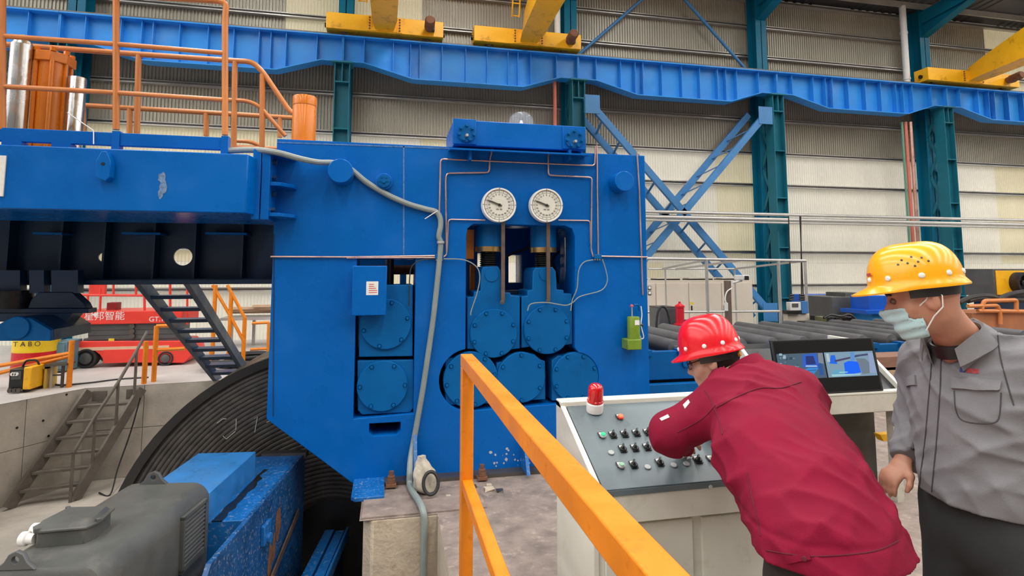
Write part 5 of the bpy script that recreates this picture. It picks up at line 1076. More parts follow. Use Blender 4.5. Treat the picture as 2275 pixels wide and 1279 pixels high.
B('front_lip', M_PANEL, con, cx0+.03, cx1-.03, cyf-.002, cyf+.02, czf-.03, czf-.008)
B('apron', M_CREAM, con, cx0+.024, cx1-.024, cyf+.004, cyf+.06, czf-.145, czf-.03, bevel=.003)
B('back_cap', M_CREAM, con, cx0, cx1, cyb-.085, cyb, czb-.03, czb+.004, bevel=.004)
xm = PY(1540, 1180, cyf+.05).x
for x0, x1 in ((cx0+.05, xm-.004), (xm+.04, cx1-.05)): B('door', M_CREAM, con, x0, x1, cyf+.046, cyf+.062, .1, czf-.17, bevel=.003)
p = PY(1578, 1081, cyf); MB().lathe([(0, -.006), (.009, -.006), (.012, 0), (.012, .008)], (p.x, cyf+.003, p.z), (0, 1, 0), 14).build('key_lock', M_CHROME, con)
def on_panel(u, v): d = ray(u, v); t = (P0-_O).dot(nn)/d.dot(nn); w = _O+d*t; return w.x, (w-P0).dot(su)
M_GLED = mat('green_button', (.02, .45, .20), .3, var=0, emit=(.02, .5, .25), estr=.35); M_GLED2 = mat('pale_green_button', (.25, .45, .33), .35, var=0)
M_RLED = mat('lit_red_button', (.8, .08, .03), .3, var=0, emit=(1, .12, .05), estr=1.4); M_PLUG = mat('grey_plug', (.36, .38, .38), .5, var=0)
def disc(par, nm, x, t, r, h0, h1, m, n=18): return MB().lathe([(0, h0), (r, h0), (r, h1-.002), (r-.002, h1), (0, h1)], pan(x, t), nn, n).build(nm, m, par)
def selector(u, v):
    x, t = on_panel(u, v); b = slab(x-.017, x+.015, t-.02, t+.024, 0, .004).build('selector_switch', M_BLACK, con)
    slab(x-.012, x+.010, t+.008, t+.021, .004, .0048).build('legend_plate', M_WHITE, b)
    disc(b, 'bezel', x, t-.003, .0155, .004, .012, M_BLACK); MB().hexa([pan(x-.012, t-.012, .012), pan(x+.001, t-.016, .012), pan(x+.009, t+.008, .012), pan(x-.003, t+.012, .012)], [pan(x-.008, t-.010, .028), pan(x-.002, t-.012, .028), pan(x+.005, t+.006, .028), pan(x-.001, t+.009, .028)]).build('knob', M_BLACK, b)
def button(u, v, m, rim=M_GALV):
    x, t = on_panel(u, v); b = slab(x-.018, x+.014, t-.006, t+.026, 0, .004).build('push_button', M_BLACK, con)
    slab(x-.013, x+.006, t+.008, t+.022, .004, .0048).build('legend_plate', M_WHITE, b); disc(b, 'bezel', x, t-.002, .0155, .004, .013, rim); disc(b, 'cap', x, t-.002, .012, .013, .019, m)
button(1378, 928, M_RLED, M_RED); button(1339, 969, M_GLED); button(1380, 1036, M_GLED2); button(1581, 1021, M_GLED2)
for u, v in ((1362, 967), (1388, 965), (1414, 963), (1439, 961), (1464, 959), (1384, 998), (1411, 996), (1438, 994), (1464, 992), (1408, 1033), (1466, 1028), (1551, 1022)): selector(u, v)
for u, v in ((1358, 1005), (1439, 1037), (1497, 1033), (1525, 1030)): x, t = on_panel(u, v); disc(con, 'blank_plug', x, t, .0145, 0, .004, M_PLUG)
# ---- beacon
x, t = on_panel(1321, 912); bp_ = pan(x, t)
bc = thing('warning_beacon', 'red warning beacon lamp on white base on the console', 'beacon', bp_)
MB().lathe([(0, -.004), (.040, -.004), (.042, .004), (.042, .04), (.038, .045), (0, .045)], bp_, nn.lerp(Zv, .55), 32).build('base', M_WHITE, bc)
ax = nn.lerp(Zv, .55).normalized()
M_RGL = mat('red_translucent_dome', (.75, .008, .015), .12, var=0, coat=.6, trans=.35)
MB().lathe([(.038, .045), (.041, .048), (.041, .056), (.038, .058), (.038, .112), (.034, .128), (.024, .137), (0, .140)], bp_, ax, 36).build('dome', M_RGL, bc)
MB().lathe([(0, .05), (.016, .05), (.016, .10), (.008, .11), (0, .11)], bp_, ax, 16).build('lamp', M_CHROME, bc)
# ---- second desk with monitor
dx0, dx1, dyf, dyb, dzf, dzb = 2.66, 3.775, 3.56, 4.0, .80, 1.13
dk = thing('monitor_desk', 'cream sloping desk carrying the black monitor', 'desk', ((dx0+dx1)/2, 3.8, 0))
M_DUST = mat('dusty_cream', (.50, .47, .40), .55, var=.15, vscale=6, dirt=srgb(120, 105, 85), dirt_amt=.5, dscale=6)
sd2 = [(dyf, dzf-.13), (dyb+.3, dzf-.13), (dyb+.3, dzb), (dyb, dzb), (dyf, dzf)]
MB().prism(sd2, 'x', dx1-.03, dx1).build('side_panel', M_CREAM, dk, bevel=.004); MB().prism(sd2, 'x', dx0, dx0+.03).build('side_panel', M_CREAM, dk, bevel=.004)
MB().prism([(dyf+.03, dzf-.10), (dyb+.28, dzf-.10), (dyb+.28, dzb-.05), (dyb, dzb-.05), (dyf+.03, dzf-.025)], 'x', dx0+.03, dx1-.03).build('sloped_top', M_BLACK, dk)
B('front_rail', M_DUST, dk, dx0, dx1, dyf-.01, dyf+.04, dzf-.13, dzf, bevel=.006); B('front_edge', M_CREAM, dk, dx0, dx1, dyf-.014, dyf+.045, dzf, dzf+.018, bevel=.004)
for x in (dx0+.02, dx1-.10):
    for y in (dyf+.05, dyb+.2): B('leg', M_DUST, dk, x, x+.06, y, y+.06, 0, dzf-.12)
B('cable_panel', M_DGREY, dk, dx0+.3, dx1-.5, dyb+.24, dyb+.28, .15, dzf-.12)
B('back_panel', mat('dark_brown_panel', (.055, .05, .04), .6, var=.25, vscale=4), dk, dx0+.08, dx1-.02, dyf+.30, dyf+.33, .02, dzf-.12)
lpx = PY(1662, 795, 3.7); B('paper_label', M_LABEL, dk, dx0-.002, dx0, 3.66, 3.80, .86, .99)
# monitor
mc = [PY(1712, 757, 3.62), PY(1938, 748, 3.62)]; bot = PY(1966, 868, 3.535)
mx0, mx1 = mc[0].x+.0, (mc[1].x+bot.x)/2+.0
mz1 = (mc[0].z+mc[1].z)/2; mz0 = bot.z
mon = thing('monitor', 'black flat monitor showing two blue camera views', 'monitor', ((mx0+mx1)/2, 3.58, mz0))
ms = Vector((0, .075, mz1-mz0)); mu = ms.normalized(); mn = Vector((0, -mu.z, mu.y)); MO = Vector((mx0, 3.545, mz0)); W, Hh = mx1-mx0, ms.length
def mp(a, b, h=0): return MO+Vector((a*W, 0, 0))+mu*(b*Hh)+mn*h
MB().hexa([mp(0, 0, -.03), mp(1, 0, -.03), mp(1, 1, -.02), mp(0, 1, -.02)], [mp(0, 0, 0), mp(1, 0, 0), mp(1, 1, 0), mp(0, 1, 0)]).build('case', M_BLACK, mon, bevel=.003)
MB().hexa([mp(.3, -.12, -.07), mp(.7, -.12, -.07), mp(.7, .6, -.05), mp(.3, .6, -.05)], [mp(.3, -.12, -.04), mp(.7, -.12, -.04), mp(.7, .6, -.02), mp(.3, .6, -.02)]).build('stand', M_BLACK, mon)
SC = {}
def scol(rgb, e=.9):
    k = rgb
    if k not in SC: SC[k] = mat('screen_%d_%d_%d' % rgb, (0, 0, 0), .3, var=0, emit=srgb(*rgb), estr=e)
    return SC[k]
MB().add([mp(.02, .03, .0006), mp(.98, .03, .0006), mp(.98, .97, .0006), mp(.02, .97, .0006)], [(0, 1, 2, 3)]).build('screen', mat('dark_screen', (.006, .006, .007), .12, var=0), mon, smooth=0)
scr = [o for o in mon.children if o.name.startswith('screen')][0]
VX0, VX1, VY0, VY1 = .03, .97, .285, .745
lay = [0]
def sp(poly, rgb):
    lay[0] += 1; h = .001+.00006*lay[0]
    MB().add([mp(VX0+(VX1-VX0)*x, VY0+(VY1-VY0)*y, h) for x, y in poly], [tuple(range(len(poly)))]).build('screen_patch', scol(rgb), scr, smooth=0)
def rc(x0, y0, x1, y1): return [(x0, y0), (x1, y0), (x1, y1), (x0, y1)]
sp(rc(0, 0, .47, 1), (70, 92, 110)); sp(rc(.485, 0, 1, 1), (120, 150, 170))
random.seed(5)
for k in range(26): x = random.uniform(0, .19); y = random.uniform(.25, .95); sp(rc(x, y, x+random.uniform(.01, .04), y+random.uniform(.03, .1)), random.choice([(40, 60, 75), (110, 140, 150), (150, 175, 185), (60, 85, 95)]))
sp([(.24, .45), (.26, .95), (.40, .98), (.42, .40)], (40, 90, 190)); sp([(.28, .55), (.29, .88), (.37, .88), (.38, .55)], (30, 45, 110)); sp([(.27, .46), (.39, .44), (.385, .50), (.275, .52)], (150, 180, 215))
sp([(.15, .18), (.30, .42), (.40, .40), (.30, .0), (.16, .05)], (50, 130, 200)); sp([(.16, .17), (.335, .22), (.33, .2), (.16, .15)], (20, 50, 100)); sp([(.23, .30), (.37, .33), (.37, .31), (.23, .28)], (20, 50, 100))
sp([(.40, .10), (.44, .12), (.44, .6), (.40, .55)], (35, 80, 150)); sp([(.41, .6), (.46, .55), (.47, .98), (.42, .98)], (120, 130, 140))
sp([(.52, .55), (.55, .88), (.59, .88), (.60, .52)], (10, 100, 225)); sp([(.58, .68), (.86, .86), (.86, .80), (.58, .60)], (70, 60, 90)); sp([(.74, .6), (.76, .98), (.80, .98), (.79, .6)], (90, 140, 200)); sp([(.80, .85), (.94, .9), (.94, .82), (.80, .78)], (60, 70, 110))
sp([(.66, .12), (.67, .55), (.72, .62), (.82, .58), (.83, .15), (.75, .10)], (0, 95, 240)); sp([(.52, .12), (.56, .30), (.66, .25), (.66, .12)], (90, 160, 190)); sp([(.52, .03), (.82, .05), (.82, .1), (.52, .12)], (150, 195, 205))
sp([(.84, .08), (.82, .5), (.80, .72), (.90, .70), (.97, .4), (.97, .1)], (105, 120, 135)); sp([(.92, .1), (.99, .1), (.99, .9), (.95, .92)], (140, 155, 190)); sp(rc(.60, .17, .69, .20), (170, 210, 210)); sp(rc(.50, .62, .53, .95), (175, 190, 195))
# ---- orange handrail in front
hr = thing('square_handrail', 'orange square-tube handrail running towards the viewer', 'handrail', (.40, 1.0, 0))
RX, RZ = .403, 1.262; hw = .031
MB().box(RX-hw, RX+hw, -1.6, 2.985, RZ-.062, RZ).build('top_rail', M_ORGB, hr, bevel=.004)
MB().box(RX-hw, RX+hw, 2.92, 2.982, 0, RZ-.062).build('post', M_ORGB, hr, bevel=.004); MB().box(RX-hw, RX+hw, -1.55, -1.488, 0, RZ-.062).build('post', M_ORGB, hr, bevel=.004)
MB().box(RX-.026, RX+.026, -1.49, 2.92, .60, .652).build('lower_rail', M_ORGB, hr, bevel=.004)
# ---- rag bag with ring by the machine foot
bg = PZ(945, 1083, .03); bg = Vector((bg.x, 4.5, .03))
bag = thing('rag_bag', 'crumpled beige rag bag leaning on the machine foot', 'bag', bg)
rings = []
random.seed(21)
for j in range(13):
    t = j/12; R0 = .105*math.sin(math.pi*(.22+.70*t))**.7*(1-.45*t) if t < .85 else .03; zz = .245*t; n = 26
    rings.append([(bg.x+R0*(1+.16*math.sin(3*a+5*t)+.12*math.sin(7*a-9*t)+random.uniform(-.05, .05))*math.cos(a)-.03*t, bg.y+.8*R0*(1+.16*math.sin(4*a+2+7*t)+random.uniform(-.05, .05))*math.sin(a)+.03*t, bg.z+zz) for a in np.linspace(0, 2*math.pi, n+1)[:-1]])
MB().loft(rings).build('sack', mat('rag_beige', (.47, .42, .34), .85, var=.25, vscale=18, bump=.3, bscale=60), bag, smooth=60)
c_ = bg+Vector((.03, -.10, .085)); MB().tube([c_+Vector((.055*math.cos(a), .02*math.sin(a), .075*math.sin(a))) for a in np.linspace(0, 2*math.pi, 25)[:-1]], .013, 8, True).build('rubber_ring', M_RUBBER, bag)
random.seed(4)
for k in range(9):
    p_ = Vector((random.uniform(.45, 2.2), random.uniform(4.4, 4.65), .0)); s_ = random.uniform(.015, .045)
    vs = [p_+Vector((random.uniform(.7, 1.2)*s_*sx, random.uniform(.6, 1.1)*s_*sy, s_*.6*sz)) for sz in (0, 1) for sx, sy in ((-1, -1), (1, -1), (1, 1), (-1, 1))]
    tag(MB().hexa(vs[:4], vs[4:]).build('rubble', M_PLINTH if k % 2 else M_STEEL, smooth=0), 'small lump of rubble on the floor before the machine', 'rubble', 'rubble at the machine foot')
# machine paint worn white near the floor
ws = MB()
for k in range(70):
    x = random.uniform(.85, 1.75); z = .04+abs(random.gauss(0, .07)); r0 = random.uniform(.003, .016); ws.add([(x+r0*random.uniform(.5, 1.3)*math.cos(a), YM-.0012-.0001*(k % 5), z+r0*random.uniform(.5, 1.3)*math.sin(a)) for a in np.linspace(0, 2*math.pi, 9)[:-1]], [tuple(range(8))])
ws.build('bare_patches', mat('bare_patch', (.45, .47, .5), .8, var=.3, vscale=60), mach, smooth=0)['kind'] = 'stuff'

a = PY(1948, 963, dyf+.2); b = PY(1990, 975, dyf+.2)
ytr = thing('yellow_bracket', 'small bright yellow bracket below the monitor desk', 'bracket', (a.x, dyf+.2, 0))
MB().prism([(a.x, a.z), (b.x, a.z), (b.x, b.z), (a.x+.03, b.z)], 'y', dyf+.17, dyf+.23).build('plate', M_YEL, ytr); MB().box(b.x-.03, b.x, dyf+.19, dyf+.22, 0, b.z).build('stem', M_DGREY, ytr)
# ================================================================ PEOPLE (signed distance bodies turned into meshes)
A = lambda *v: np.array(v, dtype=float)
def nrm(v): v = np.asarray(v, float); return v/np.linalg.norm(v)
def smin(a, b, k):
    h = np.clip(.5+.5*(b-a)/k, 0, 1); return b+(a-b)*h-k*h*(1-h)
def cap(a, b, ra, rb=None, n=None, s=1.):
    a = np.asarray(a, float); b = np.asarray(b, float); rb = ra if rb is None else rb
    if n is not None: n = nrm(n)
    def f(p):
        q_ = p; b2 = b
        if n is not None:
            q_ = p+np.outer((p-a)@n, n)*(1/s-1); b2 = b+n*((b-a)@n)*(1/s-1)
        ba = b2-a; pa = q_-a; h = np.clip(pa@ba/max(ba@ba, 1e-12), 0, 1)
        return (np.linalg.norm(pa-h[:, None]*ba, axis=1)-(ra+(rb-ra)*h))*(s if n is not None else 1)
    return f
def ell(c, r, R=None):
    c = np.asarray(c, float); r = np.asarray(r, float); R = np.eye(3) if R is None else R     # rows of R = local axes
    def f(p):
        q_ = (p-c)@R.T; k0 = np.linalg.norm(q_/r, axis=1); k1 = np.linalg.norm(q_/(r*r), axis=1); return k0*(k0-1)/np.maximum(k1, 1e-9)
    return f
def union(fs, k=.03):
    def f(p):
        d = fs[0](p)
        for g in fs[1:]: d = smin(d, g(p), k)
        return d
    return f
def polymesh(f, lo, hi, h, name):
    """sparse naive surface nets"""
    lo = np.asarray(lo, float); B_ = 8; nb = np.ceil((np.asarray(hi)-lo)/(h*B_)).astype(int); n = nb*B_+1
    ctr = np.stack(np.meshgrid(*[np.arange(m) for m in nb], indexing='ij'), -1).reshape(-1, 3); pc = lo+(ctr+.5)*B_*h
    d = f(pc); act = np.abs(d) < B_*h*1.25; G = np.empty(n, np.float32)
    Gb = np.where(d > 0, 1., -1.).reshape(nb); G[:-1, :-1, :-1] = np.repeat(np.repeat(np.repeat(Gb, B_, 0), B_, 1), B_, 2); G[-1] = 1; G[:, -1] = 1; G[:, :, -1] = 1
    loc = np.stack(np.meshgrid(*[np.arange(B_+1)]*3, indexing='ij'), -1).reshape(-1, 3); ac = ctr[act]*B_
    for i in range(0, len(ac), 400):
        ix = (ac[i:i+400, None, :]+loc[None]).reshape(-1, 3); G[ix[:, 0], ix[:, 1], ix[:, 2]] = f(lo+ix*h)
    ins = G < 0; c8 = np.zeros(np.array(n)-1, np.int8)
    for dx in (0, 1):
        for dy in (0, 1):
            for dz in (0, 1): c8 += ins[dx:n[0]-1+dx, dy:n[1]-1+dy, dz:n[2]-1+dz]
    cells = np.argwhere((c8 > 0) & (c8 < 8)); vid = np.full(np.array(n)-1, -1, np.int32); vid[cells[:, 0], cells[:, 1], cells[:, 2]] = np.arange(len(cells))
    acc = np.zeros((len(cells), 3)); cnt = np.zeros(len(cells)); cor = [(x, y, z) for x in (0, 1) for y in (0, 1) for z in (0, 1)]
    for a in cor:
        for ax in range(3):
            if a[ax]: continue
            b = list(a); b[ax] = 1; fa = G[cells[:, 0]+a[0], cells[:, 1]+a[1], cells[:, 2]+a[2]]; fb = G[cells[:, 0]+b[0], cells[:, 1]+b[1], cells[:, 2]+b[2]]
            m = (fa < 0) != (fb < 0); t = np.where(m, fa/np.where(m, fa-fb, 1), 0); pos = np.tile(np.array(a, float), (len(cells), 1)); pos[:, ax] = t
            acc[m] += pos[m]; cnt[m] += 1
    V = lo+(cells+acc/np.maximum(cnt, 1)[:, None])*h; F = []
    for ax in range(3):
        sl0 = [slice(None)]*3; sl1 = [slice(None)]*3; sl0[ax] = slice(0, -1); sl1[ax] = slice(1, None)
        e = np.argwhere(ins[tuple(sl0)] != ins[tuple(sl1)]); o1, o2 = (ax+1) % 3, (ax+2) % 3
        e = e[(e[:, o1] > 0) & (e[:, o2] > 0) & (e[:, o1] < n[o1]-1) & (e[:, o2] < n[o2]-1)]
        flip = ins[e[:, 0], e[:, 1], e[:, 2]]; qd = []
        for d1, d2 in ((0, 0), (-1, 0), (-1, -1), (0, -1)):
            c = e.copy(); c[:, o1] += d1; c[:, o2] += d2; qd.append(vid[c[:, 0], c[:, 1], c[:, 2]])
        qd = np.stack(qd, 1); qd[~flip] = qd[~flip][:, ::-1]; F.append(qd[(qd >= 0).all(1)])
    F = np.concatenate(F); me = bpy.data.meshes.new(name); me.from_pydata(V.tolist(), [], F.tolist()); me.update(); return me
def smooth_mesh(me, it=2, lam=.5):
    nv = len(me.vertices); V = np.empty(nv*3); me.vertices.foreach_get('co', V); V = V.reshape(-1, 3); ne = len(me.edges); E = np.empty(ne*2, np.int32); me.edges.foreach_get('vertices', E); E = E.reshape(-1, 2)
    deg = np.bincount(E.ravel(), minlength=nv).astype(float)[:, None]
    for _ in range(it):
        s = np.zeros_like(V); np.add.at(s, E[:, 0], V[E[:, 1]]); np.add.at(s, E[:, 1], V[E[:, 0]]); V = V+(s/np.maximum(deg, 1)-V)*lam
    me.vertices.foreach_set('co', V.ravel()); me.update()
def sdf_obj(name, f, lo, hi, h, m, parent, it=2):
    me = polymesh(f, lo, hi, h, name); smooth_mesh(me, it); return finish(me, name, m, parent, smooth=180)
def frame(f, up=(0, 0, 1)):
    f = nrm(f); l = nrm(np.cross(up, f)); u = np.cross(f, l); return np.stack([f, l, u])      # rows forward, left, up
def head_sdf(c, R, neck):
    T = lambda x, y, z: c+A(x, y, z)@R
    base = union([ell(T(-.014, 0, .035), (.098, .077, .098), R), ell(T(.030, 0, -.030), (.066, .062, .088), R), ell(T(.058, 0, -.088), (.034, .036, .032), R)], .03)
    add_ = [cap(T(.088, 0, .012), T(.110, 0, -.026), .009, .0135), cap(T(.082, -.032, .030), T(.082, .032, .030), .012), cap(T(.086, -.017, -.060), T(.086, .017, -.060), .010), cap(T(.095, -.012, -.03), T(.095, .012, -.03), .011),
            cap(T(.045, -.05, -.02), T(.06, -.04, -.035), .022), cap(T(.045, .05, -.02), T(.06, .04, -.035), .022)]
    ears = [ell(T(-.015, s*.079, -.008), (.023, .010, .034), frame(R[0]+R[1]*s*-.35, R[2])) for s in (-1, 1)]
    pits = [ell(T(.0955, s*.032, .010), (.014, .019, .011), R) for s in (-1, 1)]; earp = [ell(T(-.006, s*.088, -.006), (.010, .006, .016), R) for s in (-1, 1)]
    nk = cap(T(-.025, 0, -.05), neck, .058, .064)
    def f(p):
        d = base(p)
        for g in add_: d = smin(d, g(p), .016)
        for g in pits: d = -smin(-d, g(p), .012)
        for g in ears: d = smin(d, g(p), .008)
        for g in earp: d = -smin(-d, g(p), .006)
        return smin(d, nk(p), .03)
    return f, T, base
def hand_prims(w, d, n, side, curl=.5, s=1.):
    """w wrist point, d direction of the hand, n back-of-hand normal, side +1/-1 where the thumb lies"""
    d = nrm(d); n = nrm(np.asarray(n)-d*(np.asarray(n)@d)); t = np.cross(d, n)*side; out = [cap(w-d*.02, w+d*.03, .026*s, .027*s, n, .75), cap(w+d*.03*s+t*.006, w+d*.085*s+t*.004, .036*s, .040*s, n, .42)]
    for k, (o, L) in enumerate(((.030, .072), (.010, .080), (-.011, .074), (-.031, .058))):
        p0 = w+d*.088*s+t*o*s; dr = d; cu = curl*(1+.15*k); pts = [p0]
        for j, fr in enumerate((.45, .32, .23)):
            a = cu*(.55+.35*j); dr = nrm(dr*math.cos(a)-n*math.sin(a)); pts.append(pts[-1]+dr*L*fr*s)
        for j in range(3): out.append(cap(pts[j], pts[j+1], (.0098-.0008*j)*s, (.0092-.0009*j)*s))
    p0 = w+d*.03*s+t*.026*s; p1 = p0+nrm(d*.75+t*.75-n*.25)*.042*s; p2 = p1+nrm(d*.95+t*.25-n*.35)*.034*s; p3 = p2+nrm(d-t*.1-n*.4)*.024*s
    out += [cap(p0, p1, .0155*s, .0125*s), cap(p1, p2, .012*s, .0105*s), cap(p2, p3, .0105*s, .0085*s)]
    return out
def folds(p, dirs):
    d = np.zeros(len(p))
    for (kv, ph, am, wv) in dirs:
        kv = np.asarray(kv, float); w = np.asarray(wv, float); w2 = np.array([w[1], -w[2], w[0]])*1.7; w3 = np.array([-w[2], w[0], w[1]])*2.3
        x = p@kv+ph+2.4*np.sin(p@w+ph)+1.3*np.sin(p@w2+1.7*ph)
        m = np.clip(.15+1.5*np.sin(p@w3+3*ph)*np.sin(p@w2*.8+5*ph), 0, 1); d -= am*m*((1-np.abs(np.sin(x*.5)))**1.4-.25)
    return d
def helmet(par, c, R, m, Rf=.135, Rb=.125, Rs=.108, H=.135, dots=True, brim=.05, label=None):
    """hard hat; c centre of the rim plane, R rows forward, left, up"""
    C_ = Vector(c); f, l, u = [Vector(x) for x in R]; n = 56; rings = []
    def pt(a, k, z, ext=0): ca, sa = math.cos(a), math.sin(a); rx = Rf if ca > 0 else Rb; return C_+f*((rx*k+ext)*ca)+l*((Rs*k+ext*.9)*sa)+u*z
    def bext(a): ca = math.cos(a); return brim*max(0, ca)**2.2+.006+.006*max(0, -ca)
    rings.append([pt(2*math.pi*k/n, .955, .004) for k in range(n)])
    rings.append([pt(2*math.pi*k/n, 1., -.012-.010*max(0, math.cos(2*math.pi*k/n)), bext(2*math.pi*k/n)) for k in range(n)])
    rings.append([pt(2*math.pi*k/n, 1., -.007-.010*max(0, math.cos(2*math.pi*k/n)), bext(2*math.pi*k/n)+.001) for k in range(n)])
    rings.append([pt(2*math.pi*k/n, 1.01, .004, .004) for k in range(n)]); rings.append([pt(2*math.pi*k/n, 1.0, .012) for k in range(n)])
    for j in range(1, 14):
        t = j/14*math.pi/2; z = .012+(H-.012)*math.sin(t); k_ = math.cos(t)**.62
        rings.append([pt(2*math.pi*k/n, k_, z+.004*math.exp(-(math.sin(2*math.pi*k/n)*k_*Rs/.02)**2)*min(1, j/5)) for k in range(n)])
    o = MB().loft(rings, caps=False)
    top = C_+u*(H+.004); o.add(rings[-1]+[top], [(k, (k+1) % n, n) for k in range(n)]); ho = o.build('helmet', m, par, smooth=40)
    if dots:
        for a in (20, 55, 95, 130, 165, 200, 235, 270, 305, 340):
            p = pt(math.radians(a), 1.004, .030); d = (p-C_-u*.03).normalized(); MB().lathe([(0, .004), (.006, .0032), (.0092, 0), (.0092, -.003)], p, d, 12).build('rivet', M_WHITE, ho)
    bd = MB(); rg = []
    for z, k_ in ((-.002, .90), (-.040, .86)): rg.append([pt(math.pi*(.42+1.16*j/24), k_, z) for j in range(25)])
    for z, k_ in ((-.040, .83), (-.002, .87)): rg.append([pt(math.pi*(.42+1.16*j/24), k_, z) for j in range(25)])
    rg.append(rg[0]); bd.loft(rg, caps=False, closed=False); bd.build('headband', M_BLACK, ho, smooth=40)
    return ho, pt
from mathutils.bvhtree import BVHTree
def bvh_of(objs):
    vs, fs = [], []
    for o in objs:
        b = len(vs); d = off(o); vs += [v.co+d for v in o.data.vertices]; fs += [[i+b for i in p.vertices] for p in o.data.polygons]
    return BVHTree.FromPolygons(vs, fs)
def hit(bv, u, v):
    r = bv.ray_cast(_O, ray(u, v).normalized()); return (r[0], r[1]) if r[0] else (None, None)
def on_cloth(bv, pts_, r, name, m, par, lift=.001):
    run = [hit(bv, p.x, p.y) for p in spline([Vector((u, v, 0)) for u, v in pts_], 6)]; run = [a+b*lift for a, b in run if a]
    if len(run) > 2: return MB().tube(run, r, 6).build(name, m, par)
def patch(bv, quad, name, m, par, lift=.006, nu=10, nv=5):
    (a, b, c, d) = [Vector(x) for x in quad]; top = []
    for j in range(nv+1):
        for i in range(nu+1):
            s, t = i/nu, j/nv; p = a*(1-s)*(1-t)+b*s*(1-t)+c*s*t+d*(1-s)*t; h_, n_ = hit(bv, p.x, p.y)
            if h_ is None: return None
            top.append((h_, n_))
    k = (nu+1); N = k*(nv+1); vs = [h_+n_*lift for h_, n_ in top]+[h_-n_*.003 for h_, n_ in top]
    fs = [(j*k+i, j*k+i+1, (j+1)*k+i+1, (j+1)*k+i) for j in range(nv) for i in range(nu)]; edge = list(range(nu+1))+[j*k+nu for j in range(1, nv+1)]+[nv*k+i for i in range(nu-1, -1, -1)]+[j*k for j in range(nv-1, 0, -1)]
    fs += [(edge[i], edge[(i+1) % len(edge)], N+edge[(i+1) % len(edge)], N+edge[i]) for i in range(len(edge))]
    return MB().add(vs, fs).build(name, m, par, smooth=50)
M_SKIN = mat('skin', (.50, .235, .15), .5, var=.10, vscale=14, bump=.04, bscale=120, rvar=.05)
M_SKINL = mat('skin_light', (.56, .32, .235), .5, var=.08, vscale=14, bump=.04, bscale=120, rvar=.05)
M_HAIR = mat('black_hair', (.012, .011, .011), .55, var=.3, vscale=60, bump=.4, bscale=200)
M_MAROON = mat('maroon_cloth', (.205, .003, .026), .85, var=.10, vscale=10, bump=.15, bscale=260, spec=.25, rvar=.04)
M_MARD = mat('maroon_seam', (.11, .006, .02), .9, var=0)
M_GCLOTH = mat('grey_cloth', (.20, .20, .212), .88, var=.10, vscale=10, bump=.15, bscale=260, spec=.25, rvar=.04)
M_GCLD = mat('grey_seam', (.06, .06, .065), .9, var=0)
M_TROU = mat('dark_grey_trousers', (.040, .042, .044), .85, var=.15, vscale=10, bump=.1, bscale=220, spec=.25)
M_TROB = mat('brown_black_trousers', (.035, .030, .028), .85, var=.15, vscale=10, bump=.1, bscale=220, spec=.25)
M_HRED = mat('helmet_red', (.72, .004, .014), .25, var=.05, vscale=4, coat=.2, rvar=.03)
M_HYEL = mat('helmet_yellow', (.88, .40, .002), .25, var=.05, vscale=4, coat=.2, rvar=.03)
M_MASK = mat('mask_pale_blue', (.42, .60, .62), .85, var=.06, vscale=20)
M_SHOE = mat('black_shoe', (.02, .02, .022), .5, var=.1)
def eyes(par, T):
    for s in (-1, 1):
        e = MB().lathe([(0, .0115)]+[(.0115*math.sin(a*math.pi/10), .0115*math.cos(a*math.pi/10)) for a in range(1, 10)]+[(0, -.0115)], T(.082, s*.032, .010), Vector(T(1, 0, 0))-Vector(T(0, 0, 0)), 16).build('eye', mat('eye_dark_skin', (.16, .10, .08), .3, var=0), par)  # eyeball in dark skin tone, as with nearly closed lids
        MB().lathe([(0, .0122), (.0055, .0115), (.0055, .010)], T(.082, s*.032, .010), Vector(T(1, 0, 0))-Vector(T(0, 0, 0)), 14).build('iris', M_BLACK, e)
# ---------------------------------------------------------------- the man in the maroon jacket leaning over the console
rp = thing('person', 'person in maroon work jacket and red hard hat leaning over console', 'person', (1.30, 1.5, 0))
Hh_, Mm, Cc = A(1.298, 1.53, .88), A(1.372, 1.79, 1.035), A(1.452, 2.0, 1.17); tx = nrm(A(.137, .47, .29)); bk = nrm(np.cross(A(1, .03, -.06), tx)); wv = np.cross(tx, bk)
Ls, Rs = A(1.298, 2.05, 1.172), A(1.605, 2.02, 1.20); Le, Lw = A(1.100, 2.12, 1.055), A(1.265, 2.34, .945); Re, Rw = A(1.74, 2.27, 1.02), A(1.60, 2.47, .96)
rc_, rR = A(1.350, 2.205, 1.320), frame(A(-.66, .68, -.33)); rneck = A(1.44, 2.12, 1.245)
tors = union([cap(Hh_, Mm, .208, .222, bk, .64), cap(A(1.33, 1.59, .95), A(1.298, 1.525, .86), .18, .205, A(0, 1, .15), .66), cap(Mm, Cc, .236, .225, bk, .60), cap(Ls, Rs, .084, .088), cap(Cc, A(1.46, 2.05, 1.212), .15, .10, bk, .7), cap(A(1.40, 1.75, 1.0)+bk*.03, Hh_+bk*.035, .16, .17, bk, .7)], .07)
la = union([cap(Ls, Le, .088, .080), cap(Le, Lw, .079, .056)], .03); ra = union([cap(Rs, Re, .088, .078), cap(Re, Rw, .077, .056)], .03)
coll = cap(A(1.46, 2.07, 1.225), A(1.446, 2.11, 1.262), .078, .072)
